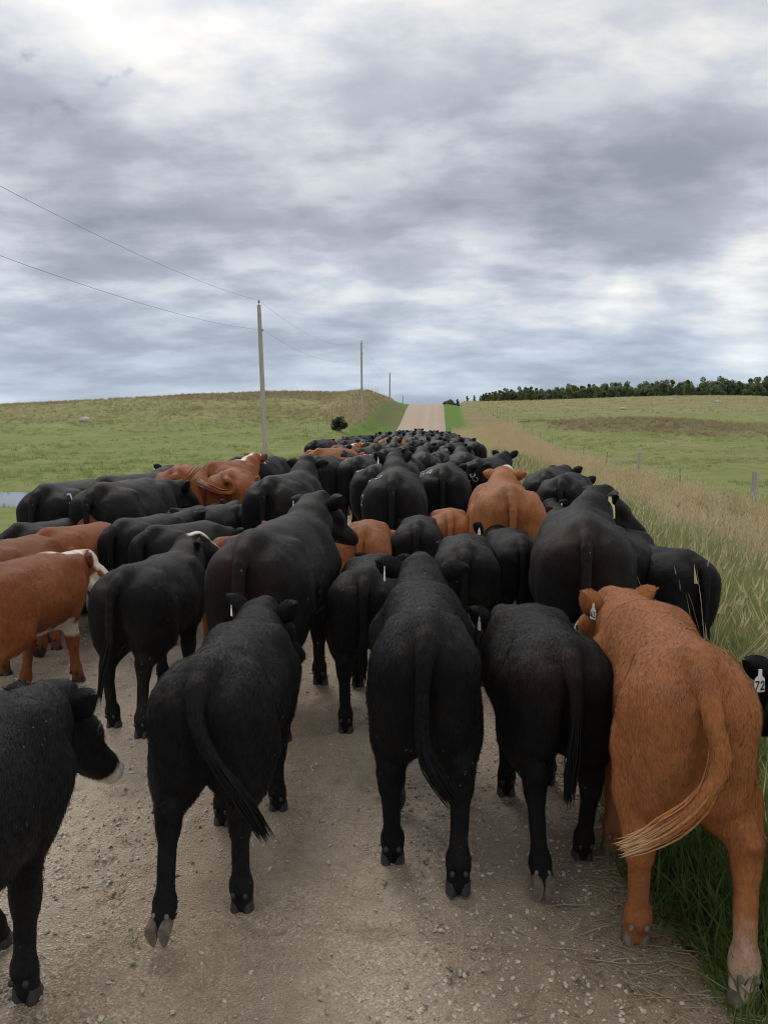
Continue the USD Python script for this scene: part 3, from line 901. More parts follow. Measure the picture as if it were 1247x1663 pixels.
HOOFMARKS = [(x, y, RNG.uniform(-.5, .5), RNG.uniform(.6, 1.2)) for x, y in zip(RNG.uniform(-3.0, .95, 420), 1.8 + 6.5 * RNG.random(420) ** 1.3)]


def stamp_hooves(V):
    """Presses cloven hoof prints into the road's surface."""
    for hx, hy, a, dep in HOOFMARKS:
        m = np.nonzero((np.abs(V[:, 0] - hx) < .12) & (np.abs(V[:, 1] - hy) < .12))[0]
        if not len(m):
            continue
        dx, dy = V[m, 0] - hx, V[m, 1] - hy
        u, v = dx * math.cos(a) + dy * math.sin(a), -dx * math.sin(a) + dy * math.cos(a)
        r = np.minimum(((u - .024) / .026) ** 2 + (v / .050) ** 2, ((u + .024) / .026) ** 2 + (v / .050) ** 2)
        V[m, 2] -= .015 * dep * np.exp(-r ** 1.5)
        ring = np.sqrt((u / .062) ** 2 + (v / .066) ** 2)
        V[m, 2] += .006 * dep * np.exp(-((ring - 1.1) / .25) ** 2)


def hit(px, py, far=700.0):
    """Where the ray through a pixel of the photograph meets the ground."""
    d = direction(px, py)
    t = np.exp(np.linspace(math.log(2), math.log(far), 4000))
    p = EYE + d * t[:, None]
    g = ground_z(p[:, 0], p[:, 1])
    k = np.argmax(p[:, 2] <= g)
    return np.array([p[k, 0], p[k, 1], g[k]])


def grid(xs, ys, zf):
    X, Y = np.meshgrid(xs, ys, indexing='ij')
    V = np.stack([X, Y, zf(X, Y)], -1).reshape(-1, 3)
    i, j = np.meshgrid(np.arange(len(xs) - 1), np.arange(len(ys) - 1), indexing='ij')
    a = (i * len(ys) + j).ravel()
    q = np.stack([a, a + len(ys), a + len(ys) + 1, a + 1], 1)
    return V, np.vstack([q[:, [0, 1, 2]], q[:, [0, 2, 3]]])


def attr(m, name, values):
    UsdGeom.PrimvarsAPI(m).CreatePrimvar(name, Sdf.ValueTypeNames.FloatArray, 'vertex').Set(Vt.FloatArray.FromNumpy(np.asarray(values, np.float32)))


def covers(x, y):
    """(dry, lush, brown) shares of what grows at (x, y)."""
    x, y = np.broadcast_arrays(np.asarray(x, float), np.asarray(y, float))
    nz, nb = n2(x, y, 11, 31, 4), n2(x, y, 30, 32, 3)
    left = x < ROAD_L
    dry_l = sstep(left_z(x, y) + 2.6 * nz + 1.6 * nb, .2, 2.8) * .36 + .10
    verge_l = sstep(x, -9.5 + nz, -8.4 + nz) * sstep(y, 40, 70)
    bank = sstep(y, 75, 100) * sstep(x + 1.5 * nz, -17, -13) * (1 - verge_l)
    dry_l = np.maximum(dry_l * (1 - verge_l), bank * .95)
    strip = sstep(x + nz * 2.5, 3.6, 5.4) * (1 - sstep(x + nz * 2.5, 8.6, 10.4))       # uncut grass along the right fence
    verge_r = (1 - sstep(x + nz, 3.0, 4.6))
    knoll = sstep(np.exp(-((x - 26) / 17) ** 2 - ((y - 108) / 20) ** 2) + .7 * nz, .38, .62)
    far_r = sstep(y + 60 * nb, 120, 190) * .62
    dry_r = np.maximum(np.maximum(strip * .95, far_r * sstep(x, 8, 14)), .22 + .5 * nz)
    dry = np.where(left, dry_l, dry_r * (1 - verge_r))
    lush = np.where(left, verge_l, verge_r * sstep(y, 30, 60))
    brown = np.where(left, sstep(nb + .8 * nz + .04 * left_z(x, y), .20, .36) * .9 * sstep(y, 70, 110) * (1 - bank), knoll)
    return np.clip(dry, 0, 1), np.clip(lush, 0, 1), np.clip(brown, 0, 1)


def spaced(a, b, near, grow):
    out, v, s = [a], a, near
    while v < b:
        v += s
        s *= grow
        out.append(v)
    return out


xs = np.unique(np.r_[[-v for v in spaced(5.85, 420, .45, 1.035)], np.linspace(-5.8, 1.2, 15), spaced(1.3, 420, .3, 1.035)])
ys = np.unique(np.r_[[-40, -30, -20, -12, -6, -2], spaced(0, 700, .45, 1.009)])
pasture_look = look('pasture_look', {
    'g': ('geometry', {}), 'd': ('attribute', dict(attribute='dry')), 'lu': ('attribute', dict(attribute='lush')), 'br': ('attribute', dict(attribute='brown')),
    'n1': ('noise_texture', dict(scale=1.1, detail=7.0, roughness=.68)), 'n2': ('noise_texture', dict(scale=.16, detail=5.0, roughness=.6)), 'n3': ('noise_texture', dict(scale=9.0, detail=4.0, roughness=.7)),
    'gr': ('rgb_ramp', dict(ramp=[(.28, (.098, .130, .038)), (.48, (.172, .212, .066)), (.68, (.250, .272, .104))])),
    'dr': ('rgb_ramp', dict(ramp=[(.28, (.14, .115, .058)), (.5, (.235, .19, .10)), (.7, (.34, .28, .165))])),
    'sum': ('math', dict(math_type='multiply_add', value2=.55)), 'h2': ('math', dict(math_type='multiply', value2=.45)),
    'dn': ('math', dict(math_type='multiply_add', value2=1.0)), 'nn': ('math', dict(math_type='multiply_add', value2=.9, value3=-.45)), 'dc': ('clamp', {}),
    'm1': ('mix', dict(mix_type='mix')), 'm2': ('mix', dict(mix_type='mix', color2=(.105, .18, .036))), 'm3': ('mix', dict(mix_type='mix', color2=(.15, .12, .072))),
    'bm': ('math', dict(math_type='multiply', value2=.8)),
    'bump': ('bump', dict(strength=.8, distance=.12)), 'p': ('principled_bsdf', dict(roughness=.95, specular_ior_level=.1))},
    [('g.position', 'n1.vector'), ('g.position', 'n2.vector'), ('g.position', 'n3.vector'), ('n1.fac', 'sum.value1'), ('n2.fac', 'h2.value1'), ('h2.value', 'sum.value3'), ('sum.value', 'gr.fac'), ('sum.value', 'dr.fac'),
     ('n1.fac', 'nn.value1'), ('d.fac', 'dn.value1'), ('nn.value', 'dn.value3'), ('dn.value', 'dc.value'), ('dc.result', 'm1.fac'), ('gr.color', 'm1.color1'), ('dr.color', 'm1.color2'),
     ('lu.fac', 'm2.fac'), ('m1.color', 'm2.color1'), ('br.fac', 'bm.value1'), ('bm.value', 'm3.fac'), ('m2.color', 'm3.color1'), ('m3.color', 'p.base_color'), ('n3.fac', 'bump.height'), ('bump.normal', 'p.normal')], 'p.BSDF')
V, Fc = grid(xs, ys, ground_z)
pasture = solid('pasture', (V, Fc), pasture_look, smooth=True, kind='structure')
for k, v in zip(('dry', 'lush', 'brown'), covers(V[:, 0], V[:, 1])):
    attr(pasture, k, v)
# land beyond the sheet, out to the horizon
outer = trimesh.creation.annulus(380, 9000, .2, 48)
outer.apply_translation([0, 250, -4])
solid('far_plain', outer, plain('far_plain_look', (.11, .12, .05), .95), kind='structure')

road_look = look('gravel_look', {
    'g': ('geometry', {}), 'sep': ('separate_xyz', {}),
    'n1': ('noise_texture', dict(scale=1.3, detail=6.0, roughness=.62)), 'n2': ('noise_texture', dict(scale=95.0, detail=3.0, roughness=.7)), 'n4': ('noise_texture', dict(scale=14.0, detail=5.0, roughness=.65)),
    'v1': ('voronoi_texture', dict(scale=125.0)), 'v2': ('voronoi_texture', dict(scale=170.0)),
    'base': ('rgb_ramp', dict(ramp=[(.30, (.28, .23, .178)), (.5, (.395, .335, .268)), (.7, (.47, .405, .335))])),
    'sum': ('math', dict(math_type='multiply_add', value2=.6)), 'h': ('math', dict(math_type='multiply', value2=.4)),
    'sr': ('rgb_ramp', dict(ramp=[(0.0, (.45, .43, .41)), (.3, (.78, .76, .74)), (.6, (1.0, .97, .94)), (.82, (1.35, 1.29, 1.22)), (.95, (1.9, 1.8, 1.7)), (1.0, (2.4, 2.25, 2.1))])),
    'tx': ('math', dict(math_type='multiply_add', value2=.9)), 'tr': ('map_range', dict(from_min=-6., from_max=2., to_min=0., to_max=1.)), 'trk': ('rgb_ramp', dict(ramp=[(0, (.9, .9, .9)), (.33, (1.0, 1.0, 1.0)), (.44, (.86, .82, .78)), (.52, (1.0, 1, 1)), (.57, (1.16, 1.15, 1.13)), (.62, (1.0, .99, .97)), (.66, (.90, .84, .77)), (.71, (.93, .88, .81)), (.75, (1.05, 1.03, 1.0)), (.80, (1.03, 1.01, .99)), (.84, (.80, .76, .71)), (.89, (.70, .65, .59)), (1.0, (.72, .66, .58))])), 'tm': ('mix', dict(mix_type='multiply', fac=.85)), 'mn': ('noise_texture', dict(scale=2.3, detail=6.0, roughness=.7)), 'mr': ('map_range', dict(from_min=.60, from_max=.70, to_min=0., to_max=.55, clamp=True)), 'mm': ('mix', dict(mix_type='mix', color2=(.075, .058, .042))), 'vb': ('rgb_to_bw', {}), 'sm': ('mix', dict(mix_type='multiply')), 'st': ('map_range', dict(from_min=.40, from_max=.62, to_min=.20, to_max=.85, clamp=True)),
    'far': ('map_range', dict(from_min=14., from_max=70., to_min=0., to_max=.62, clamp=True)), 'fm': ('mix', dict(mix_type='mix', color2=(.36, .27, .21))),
    'b1': ('bump', dict(strength=.7, distance=.012)), 'b2': ('bump', dict(strength=.6, distance=.004)), 'p': ('principled_bsdf', dict(roughness=.9, specular_ior_level=.2))},
    [('g.position', 'sep.vector'), ('g.position', 'n1.vector'), ('g.position', 'n2.vector'), ('g.position', 'n4.vector'), ('g.position', 'v1.vector'), ('g.position', 'v2.vector'),
     ('n1.fac', 'sum.value1'), ('n4.fac', 'h.value1'), ('h.value', 'sum.value3'), ('sum.value', 'base.fac'), ('v1.color', 'vb.color'), ('vb.val', 'sr.fac'), ('n1.fac', 'st.value'), ('st.result', 'sm.fac'),
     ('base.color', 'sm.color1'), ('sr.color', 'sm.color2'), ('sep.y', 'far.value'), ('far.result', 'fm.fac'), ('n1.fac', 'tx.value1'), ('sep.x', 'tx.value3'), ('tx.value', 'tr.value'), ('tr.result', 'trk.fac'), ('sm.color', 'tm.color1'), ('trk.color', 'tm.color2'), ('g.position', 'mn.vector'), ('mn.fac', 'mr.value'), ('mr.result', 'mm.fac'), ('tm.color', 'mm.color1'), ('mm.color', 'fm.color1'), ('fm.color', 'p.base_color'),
     ('v1.distance', 'b1.height'), ('n2.fac', 'b2.height'), ('b1.normal', 'b2.normal'), ('b2.normal', 'p.normal')], 'p.BSDF')
rx = np.unique(np.r_[np.linspace(ROAD_L - .25, -2.6, 40), np.linspace(-2.6, ROAD_R + .25, 180)])
ry = np.unique(np.r_[np.linspace(-12, 1.6, 20), spaced(1.6, 230, .020, 1.010)])
V, Fc = grid(rx, ry, road_top)
edge = .22 * n2(0 * V[:, 0], V[:, 1], .8, 41, 4)
V[:, 0] += np.where(V[:, 0] > -.5, sstep(V[:, 0], -.5, ROAD_R) * edge * 1.6, 0)
stamp_hooves(V)
solid('gravel_road', (V, Fc), road_look, smooth=True, kind='structure')

water = trimesh.creation.cylinder(1.0, .02, sections=48)
water.apply_scale([7.5, 4.6, 1])
water.apply_translation([-17.5, 29, -.93])
solid('ditch_water', water, look('water_look', {'g': ('geometry', {}), 'n': ('noise_texture', dict(scale=5.0, detail=3.0)), 'b': ('bump', dict(strength=.06, distance=.02)), 'p': ('principled_bsdf', dict(base_color=(.02, .022, .018), roughness=.04, ior=1.33))}, [('g.position', 'n.vector'), ('n.fac', 'b.height'), ('b.normal', 'p.normal')], 'p.BSDF'), kind='structure')


# ------------------------------------------------------------------ grass, gravel, straw
def leaf_look(name, ramp, trans=.5, fine=11.0, broad=.8):
    """Leaves and blades: colour drifts from clump to clump and from blade to blade."""
    return look(name, {'g': ('geometry', {}), 'n': ('noise_texture', dict(scale=broad, detail=4., roughness=.6)), 'f': ('noise_texture', dict(scale=fine, detail=2.)), 'm': ('math', dict(math_type='multiply_add', value2=.9)), 'h': ('math', dict(math_type='multiply_add', value2=1.1, value3=-.5)),
                       'r': ('rgb_ramp', dict(ramp=ramp)), 'd': ('principled_bsdf', dict(roughness=.6, specular_ior_level=.2)), 't': ('translucent_bsdf', {}), 'x': ('mix_closure', dict(fac=trans))},
                [('g.position', 'n.vector'), ('g.position', 'f.vector'), ('f.fac', 'h.value1'), ('n.fac', 'm.value1'), ('h.value', 'm.value3'), ('m.value', 'r.fac'), ('r.color', 'd.base_color'), ('r.color', 't.color'), ('d.BSDF', 'x.closure1'), ('t.BSDF', 'x.closure2')], 'x.closure')


GREEN_BLADE = leaf_look('green_blade', [(.2, (.10, .13, .040)), (.45, (.185, .22, .075)), (.7, (.30, .30, .125)), (1.0, (.50, .43, .22))])
PASTURE_BLADE = leaf_look('pasture_blade', [(.2, (.12, .148, .040)), (.5, (.205, .26, .085)), (.8, (.33, .335, .13)), (1.0, (.42, .38, .19))], .5, 3.0, .25)
LUSH_BLADE = leaf_look('lush_blade', [(.2, (.055, .09, .022)), (.6, (.12, .18, .045)), (1.0, (.22, .26, .085))])
DRY_BLADE = leaf_look('dry_blade', [(.15, (.30, .28, .14)), (.35, (.48, .41, .24)), (.55, (.65, .56, .37)), (.8, (.70, .60, .41)), (1.0, (.78, .69, .50))], .5)
BROWN_BLADE = leaf_look('brown_blade', [(.2, (.17, .14, .078)), (.6, (.31, .25, .145)), (1.0, (.44, .37, .22))], .5, 2.0, .2)
HILL_BLADE = leaf_look('hill_blade', [(.2, (.19, .17, .08)), (.5, (.32, .275, .145)), (1.0, (.48, .41, .25))], .5, 2.0, .12)
STRAW = leaf_look('straw_look', [(.2, (.20, .16, .09)), (1.0, (.42, .35, .22))], .1)


def blades(rng, n, spread, h0, h1, w, arch, segs=4, heads=0.0):
    V, F = [], []
    for _ in range(n):
        a, r = rng.uniform(0, 2 * math.pi), spread * math.sqrt(rng.random())
        o = np.array([r * math.cos(a), r * math.sin(a), -.04])
        h = rng.uniform(h0, h1)
        b = rng.uniform(0, 2 * math.pi)
        dirn = np.array([math.cos(b), math.sin(b), 0])
        side = np.array([-dirn[1], dirn[0], 0])
        tw = rng.uniform(-.6, .6)
        side = side * math.cos(tw) + dirn * math.sin(tw)
        k, ln = len(V), rng.uniform(.4, 1.0) * arch
        for i in range(segs + 1):
            t = i / segs
            p = o + np.array([0, 0, h * (t - .38 * ln * t ** 2.2)]) + dirn * h * ln * t ** 1.9
            ww = w * (1 - t) ** .7 * (.7 + .3 * min(1, 4 * t))
            if i < segs:
                V += [p - side * ww / 2, p + side * ww / 2]
            else:
                V.append(p)
        for i in range(segs - 1):
            q = k + 2 * i
            F += [[q, q + 1, q + 3], [q, q + 3, q + 2]]
        F.append([k + 2 * segs - 2, k + 2 * segs - 1, k + 2 * segs])
        if rng.random() < heads:
            top, k = V[-1], len(V)
            for j in range(3):
                e = np.array([math.cos(j * 2.1 + b), math.sin(j * 2.1 + b), 0]) * .009
                V += [top - e + [0, 0, -.10], top + e + [0, 0, -.10], top + dirn * .03 + [0, 0, .02]]
                F.append([k + 3 * j, k + 3 * j + 1, k + 3 * j + 2])
    return np.array(V), np.array(F)


def scatter(name, protos, mat, xyz, scale, rng, kind='stuff', tilt=.12, smooth=False):
    pi = UsdGeom.PointInstancer.Define(stage, f'/World/{name}')
    rel = pi.CreatePrototypesRel()
    for i, p in enumerate(protos):
        m = usdkit.mesh(stage, f'/World/{name}/tuft_{i:03d}', p, mat, smooth=smooth)
        rel.AddTarget(m.GetPath())
    n = len(xyz)
    pi.CreateProtoIndicesAttr(Vt.IntArray.FromNumpy(rng.integers(0, len(protos), n).astype(np.int32)))
    pi.CreatePositionsAttr(Vt.Vec3fArray.FromNumpy(np.asarray(xyz, np.float32)))
    a = rng.uniform(0, 2 * np.pi, n)
    tx, ty = rng.normal(0, tilt, n) / 2, rng.normal(0, tilt, n) / 2
    q = np.stack([np.cos(a / 2), tx, ty, np.sin(a / 2)], 1)
    q /= np.linalg.norm(q, axis=1, keepdims=True)
    pi.CreateOrientationsAttr(Vt.QuathArray([Gf.Quath(float(w), float(x), float(y), float(z)) for w, x, y, z in q]))
    sc = np.asarray(scale)
    sc = np.stack([sc, sc, sc * rng.uniform(.75, 1.2, n)], 1) if sc.ndim == 1 else sc
    pi.CreateScalesAttr(Vt.Vec3fArray.FromNumpy(sc.astype(np.float32)))
    tag(pi.GetPrim(), kind=kind)
    return pi


def sow(rng, n, x0, x1, y0, y1, keep, power=1.6):
    """n points thinning out with distance where keep(x, y) says so."""
    y = y0 + (y1 - y0) * rng.random(n) ** power
    x = rng.uniform(x0, x1, n)
    m = rng.random(n) < keep(x, y)
    x, y = x[m], y[m]
    return np.stack([x, y, ground_z(x, y)], 1)


in_view = lambda x, y: (np.abs(np.arctan2(x, y) + rad(YAW)) < rad(27.5)).astype(float)
g = np.random.default_rng(5)
tall = [blades(g, 34, .20, .45, .85, .013, .55) for _ in range(4)]
dryp = [blades(g, 34, .26, .55, 1.0, .0075, .32, heads=.8) for _ in range(4)]
short = [blades(g, 30, .10, .10, .26, .008, .7, 3) for _ in range(3)]
tuft = [blades(g, 26, .16, .08, .22, .012, .6, 3) for _ in range(3)]
weed = [blades(g, 30, .35, .3, .7, .03, .5, 3) for _ in range(3)]
strip_n = lambda x, y: n2(x, y, 2.4, 51)
P = sow(g, 15000, 1.5, 13.0, 2.2, 44, lambda x, y: in_view(x, y) * sstep(x + .9 * strip_n(x, y), 1.55, 2.1) * (1 - .8 * sstep(x + 3.5 * strip_n(x, y), 4.2, 6.2)) * (1 - sstep(x, 8.5, 10)), 1.5)
scatter('tall_green_grass', tall, GREEN_BLADE, P, g.uniform(.75, 1.25, len(P)) * (.55 + .45 * sstep(P[:, 0], 1.6, 3.0)), g)
P = sow(g, 30000, 1.6, 15.5, 3.5, 110, lambda x, y: in_view(x, y) * (.16 + .84 * sstep(x + 3.4 * strip_n(x, y), 3.8, 5.6)) * (1 - sstep(x + 1.5 * strip_n(x, y), 8.6, 9.8)) * (.25 + .75 * sstep(n2(x, y, 1.1, 58), -.12, .12)), 1.5)
scatter('dry_grass', dryp, DRY_BLADE, P, g.uniform(.5, 1.25, len(P)), g, tilt=.3)
P = sow(g, 11000, .6, 2.4, 1.9, 16, lambda x, y: in_view(x, y) * sstep(x + .45 * n2(x, y, .5, 52) + .12 * sstep(y, 2.8, 4.5), .86, 1.22), 1.4)
scatter('verge_grass', short, LUSH_BLADE, P, g.uniform(.7, 1.5, len(P)), g, tilt=.25)
P = sow(g, 14000, 9.5, 75, 18, 130, lambda x, y: in_view(x, y) * sstep(n2(x, y, 5, 53), -.05, .12) * .8, 1.5)
scatter('pasture_tufts', tuft, PASTURE_BLADE, P, g.uniform(1.0, 2.0, len(P)), g)
P = sow(g, 16000, -75, -7.5, 14, 110, lambda x, y: in_view(x, y) * sstep(n2(x, y, 4, 54), -.12, .10) * (((x + 17.5) / 7.5) ** 2 + ((y - 29) / 4.6) ** 2 > 1), 1.5)
scatter('left_pasture_tufts', tuft, PASTURE_BLADE, P, g.uniform(1.0, 2.0, len(P)), g)
P = np.vstack([sow(g, 10000, -100, -9, 85, 185, lambda x, y: in_view(x, y) * covers(x, y)[0], 1.0), sow(g, 4500, 9, 140, 120, 345, lambda x, y: in_view(x, y) * .8 * covers(x, y)[0], .8)])
scatter('hill_grass', weed, HILL_BLADE, P, g.uniform(.45, .95, len(P)), g)
P = sow(g, 5000, 5, 60, 75, 150, lambda x, y: in_view(x, y) * covers(x, y)[2], 1.0)
P = np.vstack([P, sow(g, 6000, -90, -12, 75, 175, lambda x, y: in_view(x, y) * covers(x, y)[2], 1.0)])
scatter('brown_weeds', weed, BROWN_BLADE, P, g.uniform(.5, 1.0, len(P)), g)

# loose stones on the road, straw dropped along its edge
stones = []
for i in range(4):
    s = trimesh.creation.icosphere(1, 1.0)
    s.vertices = np.array(s.vertices) * g.uniform(.6, 1.1, (len(s.vertices), 1)) * [1.0, .8, .55]
    stones.append(s)
STONE = look('pebble_look', {'oi': ('geometry', {}), 'wn': ('noise_texture', dict(scale=40., detail=0.)), 'r': ('rgb_ramp', dict(ramp=[(.2, (.12, .095, .075)), (.4, (.30, .26, .21)), (.5, (.42, .365, .30)), (.65, (.48, .43, .365)), (1.0, (.56, .51, .45))])), 'p': ('principled_bsdf', dict(roughness=.85))}, [('oi.position', 'wn.vector'), ('wn.fac', 'r.fac'), ('r.color', 'p.base_color')], 'p.BSDF')
n = 150000
y = 1.9 + 12 * g.random(n) ** 2.0
x = g.uniform(-4.2, 1.15, n)
win = .15 + .95 * np.exp(-((x + 1.45 + .12 * np.sin(y)) / .33) ** 2) + .75 * np.exp(-((x - .02) / .20) ** 2) + .55 * np.exp(-((x - .55) / .22) ** 2) + .5 * np.exp(-((x + 3.0) / .3) ** 2)
m = (g.random(n) < np.clip(win * (.75 + 1.4 * n2(x, y, .6, 61)), .05, 1)) & (np.abs(np.arctan2(x, y) + rad(YAW)) < rad(27))
x, y = x[m], y[m]
sz = .0030 + .0095 * g.random(len(x)) ** 2.8 + .006 * (g.random(len(x)) < .012)
scatter('loose_gravel', stones, STONE, np.stack([x, y, road_top(x, y) + sz * .25], 1), sz, g, tilt=.5)
n = 1700
y = 2.2 + 5.5 * g.random(n)
x = g.normal(.82, .2, n) + .25 * n2(y, y * 0, .7, 71)
m = (x > .1) & (x < 1.6)
x, y = x[m], y[m]
st = [tube([(-.09, 0, 0), (0, .012 * k, .004), (.09, 0, .0)], .0016, 4) for k in (-1, 0, 1)]
scatter('fallen_straw', st, STRAW, np.stack([x, y, np.maximum(road_top(x, y), ground_z(x, y)) + .008], 1), g.uniform(.4, 1.3, len(x)), g, tilt=.15)


# ------------------------------------------------------------------ trees, bush, boulders
BARK = plain('grey_bark', (.09, .075, .06), .9)
LEAVES = [leaf_look(f'tree_leaves_{c}', r, .5, 1.2, .16) for c, r in (('dark', [(.2, (.10, .135, .080)), (.6, (.18, .225, .12)), (1.0, (.27, .315, .16))]), ('mid', [(.2, (.095, .135, .065)), (.6, (.175, .215, .10)), (1.0, (.27, .30, .14))]), ('yellowing', [(.2, (.15, .165, .065)), (.6, (.27, .265, .105)), (1.0, (.38, .34, .15))]))]


def crown_mesh(rng, h, r, n, leaf, low=.25):
    lobes = []
    for _ in range(13):
        a, t = rng.uniform(0, 2 * np.pi), rng.random()
        z = h * (low + (1 - low) * t * .88)
        rr = r * (.75 - .55 * abs(t - .35)) * rng.uniform(.3, 1.0)
        lobes.append((rr * math.cos(a), rr * math.sin(a), z, r * rng.uniform(.28, .52)))
    V, F = [], []
    for _ in range(n):
        lx, ly, lz, lr = lobes[rng.integers(len(lobes))]
        d = unit(rng.normal(0, 1, 3))
        p = np.array([lx, ly, lz]) + d * lr * rng.uniform(.55, 1.1) * [1, 1, .9]
        u = unit(rng.normal(0, 1, 3))
        w = unit(np.cross(u, rng.normal(0, 1, 3)))
        s = leaf * rng.uniform(.5, 1.2)
        k = len(V)
        V += [p - u * s, p + w * s * .6, p + u * s, p - w * s * .6]
        F += [[k, k + 1, k + 2], [k, k + 2, k + 3]]
    return np.array(V), np.array(F)


def trunk_mesh(rng, h, r):
    parts = [tube(spline([(0, 0, -.6), (.05, .02, h * .25), (rng.normal(0, .15), rng.normal(0, .15), h * .55), (rng.normal(0, .3), rng.normal(0, .3), h * .85)], 8), np.linspace(r, r * .3, 8), 7)]
    for _ in range(5):
        a, z = rng.uniform(0, 2 * np.pi), h * rng.uniform(.22, .6)
        e = np.array([math.cos(a), math.sin(a), .8]) * h * rng.uniform(.16, .26)
        parts.append(tube(spline([(0, 0, z), e * .5 + [0, 0, z], e * [1, 1, 1.3] + [0, 0, z]], 5), np.linspace(r * .45, r * .12, 5), 5))
    return trimesh.util.concatenate(parts)


def proto_class(name):
    return stage.CreateClassPrim(f'/World/{name}')


tg = np.random.default_rng(21)
tree_classes = []
for i in range(6):
    c = proto_class(f'tree_pattern_{i:03d}')
    hh, rr = tg.uniform(9, 11), tg.uniform(2.6, 3.9)
    usdkit.mesh(stage, f'{c.GetPath()}/trunk', trunk_mesh(tg, hh, .22), BARK)
    usdkit.mesh(stage, f'{c.GetPath()}/crown', crown_mesh(tg, hh, rr, 1900, .42, .0), LEAVES[(0, 1, 0, 1, 0, 2)[i]])
    tree_classes.append(c)
TREES = 'trees in the shelter belt along the right horizon'


def tree(x, y, scale, k, label, group=None, name='broadleaf_tree'):
    t = thing(name, label, 'tree', (x, y, float(ground_z(x, y))), tg.uniform(0, 360), scale, group)
    t.GetReferences().AddInternalReference(tree_classes[k].GetPath())
    t.SetInstanceable(True)


for px in np.r_[np.arange(777, 860, 4.5), np.arange(860, 1330, 8.6)]:
    for row in range(3):
        p = px + tg.uniform(-3, 3) + row * 4
        y = 372 + 16 * row + tg.uniform(-4, 4)
        x = (p - 711) / 1386 * y
        top = np.interp(p, [780, 830, 900, 1000, 1100, 1250, 1400], [643, 634, 629, 625, 621, 617, 616]) + tg.uniform(-3, 8)
        gz = float(ground_z(x, y))
        hgt = (682 - top) / 1386 * y + EYE[2] - gz
        k = int(tg.choice([0, 1, 2, 3, 4, 5], p=[.2, .2, .2, .2, .12, .08]))
        tree(x, y, max(.3, hgt / 10.0), k, 'pale yellowing broadleaf tree in the row on the right horizon' if k == 5 else 'dark green broadleaf tree in the dense row on the right horizon', ('yellowing ' if k == 5 else 'dark green ') + TREES)
for i, (px, top) in enumerate([(722, 652), (733, 645), (742, 650), (757, 653), (768, 650)]):
    y = 340
    x = (px - 711) / 1386 * y
    gz = float(ground_z(x, y))
    tree(x, y, max(.25, ((682 - top) / 1386 * y + EYE[2] - gz) / 10.0), i % 2 + 1, 'small tree standing alone beside the far road crest' if i == 1 else 'low green tree at the left end of the far tree row', None if i == 1 else 'low trees right of the road crest')


def shrub(px, py, h, r, label, leafmat, n=1400):
    p = hit(px, py)
    t = thing('bush', label, 'bush', p)
    part('crown', crown_mesh(np.random.default_rng(4), h, r, n, .11, .0), leafmat, t)
    part('stem', tube([(0, 0, -.2), (.03, 0, h * .3), (0, .05, h * .6)], [.05, .03, .015], 6), BARK, t)


shrub(551, 700, 1.3, .95, 'grey green bush beside the fence left of the herd', leaf_look('bush_leaves', [(.2, (.03, .04, .02)), (.6, (.06, .07, .036)), (1.0, (.10, .11, .06))]))
ROCK = look('boulder_look', {'g': ('geometry', {}), 'n': ('noise_texture', dict(scale=3.0, detail=6.0)), 'r': ('rgb_ramp', dict(ramp=[(.3, (.22, .20, .18)), (.7, (.45, .43, .40))])), 'p': ('principled_bsdf', dict(roughness=.9))}, [('g.position', 'n.vector'), ('n.fac', 'r.fac'), ('r.color', 'p.base_color')], 'p.BSDF')
for i, (px, py, sz, lab) in enumerate([(138, 684, .45, 'pale boulder in the grass of the left hillside'), (1012, 665, .55, 'whitish boulder highest left of the right field'), (1165, 654, .6, 'pale boulder near the skyline of the right field'), (1090, 650, .5, 'small pale boulder on the skyline of the right field')]):
    p = hit(px, py)
    s = trimesh.creation.icosphere(2, 1.0)
    s.vertices = np.array(s.vertices) * (.75 + .6 * meshkit.fbm(np.array(s.vertices) * 1.7 + i, 3)[:, None]) * [1.5, 1.0, .75] * sz + p + [0, 0, sz * .3]
    solid('boulder', s, ROCK, smooth=50, label=lab, category='boulder')

# ------------------------------------------------------------------ power line
WOOD = look('weathered_pole_wood', {'tc': ('texture_coordinate', {}), 'm': ('mapping', dict(scale=(14, 14, .5))), 'n': ('noise_texture', dict(scale=2.0, detail=6.0, roughness=.7)), 'r': ('rgb_ramp', dict(ramp=[(.3, (.20, .175, .155)), (.7, (.38, .345, .31))])), 'b': ('bump', dict(strength=.5, distance=.01)), 'p': ('principled_bsdf', dict(roughness=.85))}, [('tc.object', 'm.vector'), ('m.vector', 'n.vector'), ('n.fac', 'r.fac'), ('r.color', 'p.base_color'), ('n.fac', 'b.height'), ('b.normal', 'p.normal')], 'p.BSDF')
STEEL = plain('galvanised_steel', (.30, .30, .30), .45, metallic=.6)
RUST = plain('rusty_steel', (.16, .12, .09), .8)
CERAMIC = plain('grey_insulator', (.25, .25, .27), .25)
WIRE = plain('weathered_wire', (.22, .22, .24), .5)
poles = [(-8.95, -14.0, 8.4, 0), (-8.95, 44.0, 8.4, -.028), (-8.95, 100.5, 8.4, -.006), (-8.95, 158.0, 8.4, .0), (-8.95, 215.0, 8.4, .004)]
tops = []
